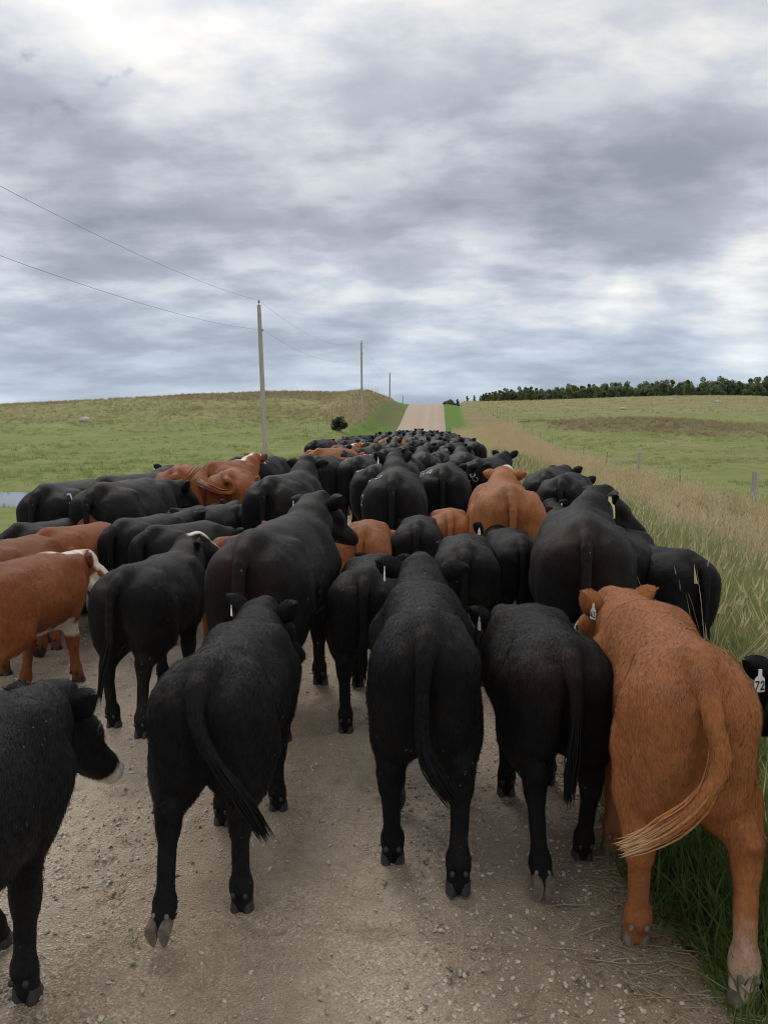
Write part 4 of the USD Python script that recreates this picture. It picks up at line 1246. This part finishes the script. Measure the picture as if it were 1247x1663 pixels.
for i, (x, y, hgt, lean) in enumerate(poles):
    top_px = [None, 500, 560, 609, 645][i]
    z_top = EYE[2] + (682 - top_px) / 1386 * y if top_px else 7.7
    gz = float(ground_z(x, y))
    z0 = gz - .4
    L = z_top - z0
    tip = np.array([x + lean * L, y, z_top])
    tops.append(tip)
    if i == 0:
        continue
    lab = ['', 'grey wooden power pole nearest the herd, leaning slightly left', 'second wooden power pole, rising from the dry bank left of the road', 'third power pole, thin and far, on the skyline left of the road', 'farthest power pole, a short stub above the road crest'][i]
    t = thing('power_pole', lab, 'power pole', (x, y, z0))
    part('pole_shaft', tube([(0, 0, 0), (lean * L * .5, 0, L * .5), (lean * L, 0, L)], [.145, .125, .10], 14), WOOD, t, smooth=40)
    part('top_pin', tube([(lean * L, 0, L - .3), (lean * L, 0, L + .16)], .022, 6), STEEL, t)
    ins = trimesh.creation.revolve(np.array([(0, 0), (.05, 0), (.07, .03), (.045, .06), (.06, .09), (.035, .13), (0, .14)]), sections=12)
    ins.apply_translation([lean * L, 0, L + .12])
    part('insulator', ins, CERAMIC, t, smooth=40)
    low = ins.copy()
    low.apply_transform(trimesh.transformations.rotation_matrix(math.pi / 2, [0, 1, 0]))
    q = np.array([lean * L * .85, 0, L - 1.25])
    low.apply_translation(q + np.array([.13, 0, 0]) - low.bounds.mean(0))
    part('insulator', low, CERAMIC, t, smooth=40)
    part('bracket', tube([q, q + [.16, 0, 0]], .02, 6), STEEL, t)
for name, dz, dx, lab in (('upper', .24, 0, 'upper power line wire strung over the tops of the poles'), ('lower', -1.25, .17, 'lower power line wire strung along the poles below the top one')):
    pts = []
    for a, b in zip(tops[:-1], tops[1:]):
        for k in np.linspace(0, 1, 17)[:-1]:
            pts.append(a * (1 - k) + b * k + np.array([dx, 0, dz - 4 * 1.25 * k * (1 - k)]))
    pts.append(tops[-1] + [dx, 0, dz])
    solid('power_line_wire', tube(pts, .0055, 5), WIRE, label=lab, category='wire')

# ------------------------------------------------------------------ fences


def fence(label, pts, thick, wires=(.35, .65, .95)):
    f = thing('wire_fence', label, 'fence', (pts[0][0], pts[0][1], 0))
    o = np.array([pts[0][0], pts[0][1], 0])
    base = []
    for i, (x, y) in enumerate(pts):
        z = float(ground_z(x, y))
        base.append(np.array([x, y, z]))
        q = np.array([x, y, z]) - o
        if i in thick:
            r, h = thick[i]
            m = tube([q + [0, 0, -.3], q + [.01, 0, h * .5], q + [.04, 0, h]], [r, r * .95, r * .85], 9)
            m.vertices = np.array(m.vertices) + (meshkit.noise(np.array(m.vertices) * 9)[:, None] - .5) * r * .5
            part('wooden_post', m, WOOD, f, label='thick weathered split wooden post')
        else:
            le = RNG.normal(0, .05, 2)
            part('steel_post', tube([q + [0, 0, -.2], q + [le[0], le[1], 1.28 + RNG.uniform(-.1, .1)]], .021, 4), RUST, f)
    for hgt in wires:
        part('wire', tube([b - o + [0, 0, hgt] for b in base], .003, 4), WIRE, f)


ry_ = [14.0, 19.5, 25.5, 33.0, 40.0] + [40 + 7.5 * k for k in range(1, 17)]
fence('wire fence with wooden and steel posts along the right pasture', [(9.2, y) for y in ry_], {2: (.12, 1.5), 4: (.085, 1.5)})
fence('thin steel post fence climbing the hill left of the road', [(-11.3 + .2 * math.sin(k), 40 + 5.6 * k) for k in range(6, 22)], {})
# ------------------------------------------------------------------ the herd
def place(px, py, H, heading, z_tail=.92, ys=.93):
    """Root position and scale of an animal whose tail head is seen at a pixel."""
    s = H / 1.35
    p = on_plane(px, py, z_tail * H)
    a = rad(heading)
    return (p[0] + .8 * ys * s * math.sin(a), p[1] + .8 * ys * s * math.cos(a)), s


PLACED = []


def beast(name, label, px=None, at=None, H=1.3, heading=0, kind='cow', coat='black', gait='a', tail='hang', neck=(24, 0), face=(44, 0), white=None, vox=.025, hair=0, hair_len=.017, hair_w=.0024,
          seed=1, ears=(.8, .8), tags=(), brands=(), fat=1.0, z_tail=.92, detail=1, switch=None, tail_len=.26, tail_drop=(0, 0, -1), pale=(), sock=None, spread=1.0, group=None, dz=0.0, blond=0.0, hollow=None):
    if not hair and vox < .027:
        hair, hair_len, hair_w = 6000, .014, .0036
        neck, face = (neck[0] + 7, neck[1] + 12 * math.sin(seed)), (face[0], face[1] + 24 * math.sin(seed * 1.3))
    (x, y), s = place(*px, H, heading, z_tail, KINDS[kind]['long']) if px else (at, H / 1.35)
    PLACED.append((x, y, heading, s))
    B = cattle_body(kind, gait, tail, neck, face, white, vox, seed, fat=fat * (1 + .05 * math.sin(seed * 2.3)), sock=sock, spread=spread, hollow=(1.0 + .7 * math.sin(seed * 1.7)) if hollow is None else hollow)
    inside = ROAD_L < x < ROAD_R
    z = float(max(road_top(x, y), ground_z(x, y)) if inside else ground_z(x, y)) + dz
    r = thing(name, label, 'calf' if kind == 'calf' else 'cow', (x, y, z), heading, s, group)
    fill_animal(r, B, coat, detail, hair, hair_len / s, hair_w / s, switch, ears, pale, tail_len, tail_drop, blond)
    for t in tags:
        side, text, mat, yaw = t[:4]
        ear_tag(r, B, side, text, mat, yaw, ear=ears[0 if side < 0 else 1], big=t[4] if len(t) > 4 else .62 / s)
    for b in brands:
        brand(r, B, *b)
    return r


Y_, W_ = TAG_YELLOW, TAG_WHITE
N = 46000
# --- the front row nearest the camera
beast('black_calf', 'black calf cut by the left edge, white muzzle, head turned right', at=(-1.44, 2.22), H=1.07, heading=0, kind='calf', gait=[(-8, 0, 0, 0), (8, 0, 0, 0), (20, -2, 0, 0), (-6, 0, 0, 0)],
      neck=(4, 2), face=(48, 24), white='muzzle', vox=.0185, hair=N, hair_len=.022, hair_w=.0019, seed=3, ears=(.35, .75), detail=2)
beast('black_calf', 'black calf with its tail swept to the right and one hind hoof lifted', px=(322, 1112), H=1.03, heading=-1, kind='calf', gait=[(-12, -14, -45, .075), (2, 0, 0, 0), (-6, 0, 0, 0), (10, 0, 0, 0)],
      tail=[(.01, -.93, 1.12), (.05, -.98, 1.0), (.15, -1.0, .85), (.24, -1.0, .72)], tail_drop=(.5, 0, -1), tail_len=.21, neck=(18, 0), face=(38, 22), vox=.0185, hair=N, hair_len=.022, hair_w=.0019, seed=5, pale=(0,), tags=[(-1, None, W_, 60, 0.55)], detail=2, ears=(.9, .8))
beast('black_calf', 'black calf in the road centre with head up and kinked tail', px=(692, 1030), H=1.16, heading=-2, kind='calf', gait=[(9, 0, 0, 0), (-8, -4, 0, 0), (-16, -14, -35, .07), (6, 0, 0, 0)],
      tail=[(-.01, -.94, 1.12), (-.02, -.96, .95), (-.015, -.97, .76), (.03, -.98, .66)], tail_drop=(.8, 0, -.8), neck=(24, 0), face=(40, 4), vox=.0185, hair=N, hair_len=.022, hair_w=.0019, seed=7, tags=[(-1, None, W_, 75, 0.70)], detail=2, fat=.73, ears=(.5, .3), tail_len=.22)
beast('black_calf', 'rusty black calf with low head, pale lifted hind hoof and straight tail', px=(925, 1062), H=1.05, heading=-4, kind='calf', coat='rusty', fat=.93, gait=[(-13, -14, -45, .082), (9, 0, 0, 0), (-4, 0, 0, 0), (8, 0, 0, 0)],
      tail_len=.22, tail=[(0, -.94, 1.12), (.01, -.965, .98), (.01, -.96, .82), (.0, -.95, .71)], neck=(3, -8), face=(50, -14), vox=.0185, hair=N, hair_len=.022, hair_w=.0019, seed=9, pale=(0,), tags=[(-1, None, W_, 70, 0.70)], detail=2, ears=(.85, .75))
beast('orange_calf', 'orange calf with white edged face, blond tail tip swung to the left', px=(1144, 1085), H=1.19, heading=4, kind='calf', coat='orange', gait=[(9, 0, 0, 0), (-12, -6, 0, 0), (-10, 0, 0, 0), (10, 0, 0, 0)],
      tail=[(.0, -.95, 1.12), (.03, -1.0, .97), (-.03, -1.01, .82), (-.13, -1.0, .71)], tail_drop=(-1, 0, -.3), tail_len=.20, neck=(12, -10), face=(42, -36), white='rim', sock=1, vox=.0185, hair=N + 15000, hair_len=.020, hair_w=.0018, seed=11, pale=(0, 1, 2, 3),
      tags=[(-1, '43', W_, 55, 0.66)], detail=2, ears=(.9, .7), spread=1.1, fat=.70, blond=.7)
beast('black_calf', 'black calf at the right edge wearing a tag numbered 72', at=(1.535, 2.82), H=1.02, heading=0, kind='calf', gait='d', neck=(14, -6), face=(45, 0), vox=.0195, hair=15000, seed=13, tags=[(-1, '72', W_, -12, .95)], ears=(.6, .6), detail=2)
# --- second row
beast('red_calf', 'red calf at the left edge with white crest, belly and face', at=(-2.72, 5.35), H=1.02, heading=6, kind='calf', coat='red', gait='b', neck=(10, 2), face=(42, 40), white='hereford', vox=.0195, hair=20000, seed=15, ears=(.7, .7), fat=1.05)
beast('red_calf', 'red calf with white brow behind the white crested calf', at=(-3.25, 6.25), H=1.02, heading=4, kind='calf', coat='red', gait='a', neck=(12, 4), face=(42, 40), white='face', seed=17, hair=10000)
beast('black_calf', 'black calf with a white blaze looking right over its shoulder', px=(192, 945), H=1.04, heading=3, kind='calf', coat='dusty', gait=[(4, 0, 0, 0), (-8, -4, 0, 0), (12, -10, -5, .03), (-6, 0, 0, 0)], tail=[(-.01, -.93, 1.12), (-.02, -.95, .95), (-.03, -.94, .72), (-.08, -.94, .55)],
      neck=(28, 4), face=(30, 58), white='blaze', vox=.0195, hair=20000, seed=19, tags=[(-1, None, W_, 60, 0.55)], ears=(.35, .4))
beast('black_cow', 'big black cow with raised head and rusty withers left of centre', px=(398, 891), H=1.29, heading=4, coat='rusty', gait=[(-6, 0, 0, 0), (4, 0, 0, 0), (-4, 0, 0, 0), (8, 0, 0, 0)], neck=(26, 6), face=(35, 30), vox=.021, hair=15000, hair_len=.012, fat=.88, seed=21, tags=[(-1, None, W_, 60, 0.62)], ears=(.3, .6))
beast('black_calf', 'black calf with chalky hip mark between the two big rows', px=(592, 945), H=1.03, heading=-1, kind='calf', gait=[(-6, 0, 0, 0), (8, 0, 0, 0), (8, 0, 0, 0), (-8, 0, 0, 0)], tail='hang', neck=(8, 6), face=(50, 10), vox=.0195, hair=20000, seed=23)
beast('black_calf', 'black calf directly ahead of the calf with raised head', px=(755, 897), H=1.04, heading=2, kind='calf', coat='dusty', gait='b', neck=(0, -6), face=(55, 0), vox=.022, hair=12500, seed=25)
beast('black_calf', 'black calf with a looped white ear tag in front of the orange cow', px=(848, 880), H=1.02, heading=-3, kind='calf', gait='a', neck=(16, -12), face=(45, -20), vox=.022, hair=12500, seed=27, tags=[(-1, '0', W_, 30, 0.62)], ears=(.9, .5))
beast('black_cow', 'largest black cow with head turned right and pale yellow ear tag', px=(952, 862), H=1.30, heading=7, gait='d', neck=(27, 24), face=(36, 62), vox=.021, hair=15000, hair_len=.012, seed=29, tags=[(1, None, Y_, -14, 1.35)], ears=(.5, .35), coat='rusty', fat=1.04)
beast('black_calf', 'brownish black calf pressed against the right flank of the largest cow', at=(1.42, 6.6), H=1.1, heading=14, kind='calf', coat='rusty', gait='e', neck=(14, -12), face=(40, 0), seed=31, hair=9000, ears=(.5, 1.2))
beast('black_calf', 'black calf standing at the grass verge turned slightly left', px=(1133, 902), H=1.06, heading=-20, kind='calf', gait='e', tail='hang', neck=(-14, 0), face=(60, 0), seed=33, hair=15000, vox=.021, dz=-.02)
# --- third row
beast('orange_calf', 'small orange calf with white poll in the road centre', px=(585, 868), H=1.02, heading=0, kind='calf', coat='orange', gait='a', neck=(-4, 4), face=(55, 0), white='poll', seed=35, hair=12500, vox=.022, fat=1.03)
beast('black_calf', 'black calf between the two orange calves', px=(676, 858), H=1.02, heading=1, kind='calf', gait='b', neck=(2, -8), face=(52, -10), seed=37, hair=7500, tags=[(-1, None, W_, 60, 0.55)], ears=(1.1, .5))
beast('orange_calf', 'shaggy rust orange calf ahead and right of the first orange calf', px=(731, 842), H=1.02, heading=0, kind='calf', coat='orange', gait='e', neck=(-6, 0), face=(55, 0), white='poll', seed=39, hair=11000, fat=1.0, ears=(.9, .9))
beast('orange_cow', 'large orange cow with white poll and white dewlap, broad rump', px=(831, 800), H=1.33, heading=-1, coat='orange', gait='e', neck=(26, 12), face=(35, 32), white='polldew', seed=41, hair=11000, hair_len=.012, ears=(.2, .3), fat=1.05)
beast('black_cow', 'black cow with white brand strokes high on her left hip, both ears up', px=(637, 782), H=1.36, heading=0, gait='a', neck=(24, 0), face=(42, 0), seed=43, tags=[(-1, None, W_, 60)], ears=(.9, .9), brands=[('5 5', .13, (-.20, -.42, 1.2), 14, 32), ('2', .12, (-.29, -.52, 1.0), 30, 10)], fat=1.03)
beast('black_cow', 'black cow with long pale brand on left hip, behind the rust orange calf', px=(719, 768), H=1.34, heading=1, gait='b', neck=(4, 0), face=(55, 0), seed=45, brands=[('54', .14, (-.20, -.45, 1.18), 14, 30), ('1', .12, (-.30, -.50, 1.0), 30, 10)], fat=1.02)
beast('black_cow', 'black cow branded 218 on the rump with tail swishing', px=(772, 752), H=1.30, heading=16, gait='a', tail='up_right', neck=(18, 12), face=(40, 20), seed=47, brands=[('218', .15, (-.12, -.86, 1.03), 4, 5)], ears=(.9, .9))
beast('black_calf', 'black calf squeezed between branded cow and orange cow', px=(800, 800), H=1.1, heading=8, kind='calf', gait='e', neck=(5, 0), face=(50, 0), seed=49)
beast('black_cow', 'black cow on the right verge ahead of the largest cow', px=(884, 772), H=1.30, heading=12, coat='dusty', gait='d', neck=(6, 8), face=(50, 20), seed=51, brands=[('7', .12, (-.15, -.1, 1.3), 0, 60)])
beast('black_cow', 'black cow farthest out on the right verge', px=(912, 780), H=1.28, heading=14, gait='b', neck=(-2, 0), face=(55, 0), seed=53)
beast('black_calf', 'small black calf with white tag peering between orange cow and largest cow', px=(908, 838), H=.98, heading=8, kind='calf', gait='e', neck=(18, 0), face=(40, 10), seed=55, tags=[(1, None, W_, 40)])
beast('black_calf', 'small black calf hidden behind the right flank of the orange cow', px=(892, 850), H=.95, heading=2, kind='calf', gait='e', neck=(14, 0), face=(45, 0), seed=56)
# --- left side of the herd
beast('black_cow', 'black cow farthest left with white bar brand on right hip', px=(62, 802), H=1.27, heading=4, gait='d', neck=(0, 0), face=(55, 0), seed=57, brands=[('11', .14, (.24, -.45, 1.12), -45, 20)])
beast('black_cow', 'dung stained black cow on the left with long hanging tail', px=(150, 802), H=1.29, heading=6, coat='dusty', gait='a', tail='hang', neck=(8, 14), face=(42, 36), seed=59, ears=(.5, .9), hair=6000)
beast('black_cow', 'black cow hidden behind the dung stained cow', at=(-3.6, 9.8), H=1.28, heading=10, gait='b', neck=(14, 8), face=(40, 20), seed=61, ears=(1.0, .9), tags=[(-1, None, W_, 40), (1, None, W_, 40)])
beast('red_cow', 'red brown cow swinging a blond tail over her rump', px=(286, 772), H=1.34, heading=-12, coat='red', gait='d', tail='up_right', blond=.9, tail_drop=(.6, .3, .35), tail_len=.34, neck=(0, 0), face=(50, 0), seed=63, hair=5000)
beast('red_cow', 'rounder red cow with curled tail right of the other red cow', px=(368, 778), H=1.28, heading=-9, coat='red', gait='a', tail='up_left', blond=.9, tail_drop=(-.5, .3, .5), tail_len=.34, neck=(-2, 6), face=(52, 0), seed=65, hair=5000)
beast('red_calf', 'white headed red cow just ahead of the two red cows', at=(-3.15, 12.6), H=1.3, heading=8, coat='red', gait='d', neck=(16, 10), face=(42, 40), white='hereford', seed=66)
beast('black_calf', 'black calf lowest at the left edge behind the red calves', px=(18, 866), H=1.0, heading=8, kind='calf', gait='d', neck=(0, 6), face=(50, 10), seed=67, hair=6000)
beast('black_calf', 'black calf with one round ear raised at the left edge', px=(-14, 893), H=.92, heading=2, kind='calf', gait='e', neck=(4, 6), face=(45, 20), seed=69, hair=6000, ears=(.5, .9))
beast('red_calf', 'long haired red calf among the black calves on the left', px=(62, 875), H=1.02, heading=12, kind='calf', coat='red', gait='d', neck=(-2, 8), face=(52, 10), seed=71, hair=12500)
beast('red_calf', 'red calf with a white poll mostly hidden behind black cattle', at=(-3.2, 8.3), H=1.0, heading=16, kind='calf', coat='red', gait='e', neck=(6, 10), face=(45, 30), white='poll', seed=72)
beast('black_calf', 'black calf with pricked ears behind the blazed calf', px=(188, 860), H=1.06, heading=8, kind='calf', gait='b', neck=(14, 6), face=(42, 10), seed=73, hair=9000, tags=[(-1, None, W_, 60)], ears=(1.1, .9), fat=.95)
beast('black_calf', 'black calf standing broadside behind the blazed calf', px=(238, 872), H=1.03, heading=16, kind='calf', gait='e', neck=(2, 0), face=(50, 10), seed=75, hair=9000)
beast('red_calf', 'red calf with creamy poll showing behind the big cow with raised head', at=(-1.62, 6.9), H=.98, heading=10, kind='calf', coat='red', gait='e', neck=(12, 0), face=(42, 10), white='face', seed=77, ears=(1.1, .9))
beast('black_cow', 'black cow with head raised high above the herd, left of centre', px=(432, 790), H=1.31, heading=6, coat='dusty', gait='b', neck=(34, 0), face=(42, 4), seed=79, hair=6000, ears=(.2, .2), fat=1.03)
beast('black_calf', 'black calf with reddish poll and both ears up before the red cows', px=(318, 838), H=1.0, heading=4, kind='calf', gait='e', neck=(16, 4), face=(42, 10), seed=81, tags=[(-1, None, W_, 40)], ears=(1.0, .9), coat='rusty', hair=5000)
beast('black_calf', 'small black calf left of the reddish polled calf', px=(275, 840), H=.96, heading=6, kind='calf', gait='d', neck=(6, 0), face=(50, 0), seed=83)
beast('black_calf', 'small black calf between the round red cow and the cow with raised head', px=(378, 832), H=.95, heading=2, kind='calf', gait='e', neck=(10, 0), face=(48, 0), seed=85)
beast('black_cow', 'black cow at the left flank below the first power pole', px=(402, 752), H=1.30, heading=8, gait='a', neck=(4, 6), face=(50, 20), seed=87, vox=.030)
beast('black_cow', 'second black cow below the power pole, nearer the left verge', px=(378, 750), H=1.25, heading=10, gait='d', neck=(0, 0), face=(52, 0), seed=88, vox=.030)
beast('black_cow', 'sleek black cow right of the head raised above the herd', px=(512, 752), H=1.33, heading=2, gait='b', neck=(2, 0), face=(55, 0), seed=89, vox=.030, fat=1.03)
beast('black_cow', 'black cow with pale squiggle brand on her left hip, ahead of the orange calf', px=(603, 768), H=1.28, heading=2, gait='b', neck=(4, 0), face=(52, 0), seed=90, vox=.030, brands=[('3', .16, (-.18, -.40, 1.22), 12, 40)])
beast('black_cow', 'black cow with faint brand dots left of the squiggle branded cow', px=(577, 752), H=1.33, heading=0, gait='a', neck=(10, 0), face=(50, 0), seed=91, vox=.030, brands=[(': 1', .14, (-.20, -.40, 1.2), 12, 35)])
beast('red_calf', 'red calf turned right among the black cattle near the right verge', px=(738, 746), H=1.16, heading=30, kind='calf', coat='red', gait='e', neck=(0, 0), face=(50, 0), seed=93, vox=.030)
beast('black_calf', 'brownish black calf just left of the red calf turned right', px=(722, 757), H=1.12, heading=24, kind='calf', coat='rusty', gait='e', neck=(0, 0), face=(55, 0), seed=94, vox=.030)
# --- the far part of the herd: patterns shared by look-alikes
PATTERNS = {}
for key, kw in {
    'black_a': dict(coat='black', gait='a', neck=(4, 0), face=(52, 0)), 'black_b': dict(coat='black', gait='b', neck=(24, 0), face=(42, 0)), 'black_c': dict(coat='dusty', gait='d', neck=(14, -14), face=(45, -40)), 'black_d': dict(coat='black', gait='e', neck=(14, 14), face=(45, 45)),
    'red_a': dict(coat='orange', gait='a', neck=(4, 0), face=(52, 0)), 'red_b': dict(coat='red', gait='d', neck=(18, 12), face=(42, 40), white='hereford'),
}.items():
    c = stage.CreateClassPrim(f'/World/{key[:-2]}_cow_pattern_{"abcd".index(key[-1]):03d}')
    kw = dict(kw)
    coat = kw.pop('coat')
    B = cattle_body('cow', vox=.031, seed=hash(key) % 1 + len(PATTERNS) * 7, **kw)
    fill_animal(c, B, coat, 1, ears=(.7, .7))
    PATTERNS[key] = c


def far_beast(key, name, label, px, H=1.32, heading=0.0, group=None, z_tail=.95):
    (x, y), s = place(*px, H, heading, z_tail)
    PLACED.append((x, y, heading, s))
    t = thing(name, label, 'cow', (x, y, float(max(road_top(x, y), ground_z(x, y)) if ROAD_L < x < ROAD_R else ground_z(x, y))), heading, s, group)
    t.GetReferences().AddInternalReference(PATTERNS[key].GetPath())
    t.SetInstanceable(True)


far_beast('red_b', 'red_cow', 'red cow with a white face turned aside, far on the left flank', (541, 728), heading=10)
far_beast('red_a', 'orange_cow', 'orange cow left of the far white faced cow', (512, 733), heading=20)
far_beast('red_a', 'orange_cow', 'orange cow at the far left end of the herd', (498, 735), heading=24, H=1.2)
far_beast('red_a', 'orange_cow', 'orange cow far ahead near the road centre', (642, 712), H=1.33)
far_beast('red_a', 'orange_cow', 'second orange cow far ahead, left of the other', (627, 714), H=1.3)
far_beast('red_a', 'orange_cow', 'orange cow far ahead beside the right edge of the road', (705, 712), H=1.3)
far_beast('red_b', 'red_cow', 'red cow half hidden left of the dotted brand cow', (553, 748), H=1.15, heading=12)
FAR = 'black cattle packed together at the far end of the herd'
hr = np.random.default_rng(33)
named = [
    ((662, 746), 'black cow between and just ahead of the two hip branded cows'),
    ((690, 740), 'black cow ahead of the cow with the long pale brand'),
    ((648, 752), 'black cow directly ahead of the cow with both ears up'),
    ((622, 734), 'black cow ahead and right of the squiggle branded cow'),
    ((583, 732), 'black cow ahead of the cow with faint brand dots'),
    ((556, 736), 'black cow beside the half hidden red cow on the left flank'),
    ((655, 728), 'black cow in the road centre behind the far pair of orange cows'),
    ((680, 728), 'black cow right of centre, behind the far pair of orange cows'),
    ((612, 724), 'black cow close behind the left one of the far orange pair'),
    ((712, 738), 'black cow ahead and left of the red calf turned right'),
    ((735, 732), 'black cow directly ahead of the red calf turned right'),
    ((757, 738), 'black cow by the right verge ahead of the cow branded 218'),
    ((592, 722), 'black cow between the far white faced cow and the far orange pair'),
    ((640, 722), 'black cow right at the heels of the far orange pair'),
    ((668, 718), 'black cow just right of the far pair of orange cows'),
    ((728, 722), 'black cow behind the far orange cow at the right road edge'),
    ((752, 726), 'black cow on the right flank beside the far right orange cow'),
    ((570, 724), 'black cow just right of the far white faced red cow'),
]
for i, (px, lab) in enumerate(named):
    k = ('black_a', 'black_b', 'black_c', 'black_d', 'black_a', 'black_b')[i % 6]
    far_beast(k, 'black_cow', lab, px, 1.28 + hr.uniform(-.05, .06), hr.uniform(-8, 12))
for y in np.arange(25.0, 46, 1.25):
    x0, x1 = np.interp(y, [22, 30, 40, 46], [-4.0, -3.0, -2.2, -1.6]), np.interp(y, [22, 30, 40, 46], [1.1, 1.0, .8, .4])
    for x in np.arange(x0, x1 + .1, .95):
        xx, yy = x + hr.uniform(-.2, .2), y + hr.uniform(-.4, .4)
        if all(math.hypot((xx - a), (yy - b) * .5) > .62 for a, b, _, _ in PLACED):
            PLACED.append((xx, yy, 0, 1))
            t = thing('black_cow', 'distant black cow in the packed leading end of the herd', 'cow', (xx, yy, float(road_top(xx, yy))), hr.uniform(-10, 10), hr.uniform(.92, 1.0), FAR)
            t.GetReferences().AddInternalReference(PATTERNS['black_' + 'abcd'[int(hr.integers(4))]].GetPath())
            t.SetInstanceable(True)
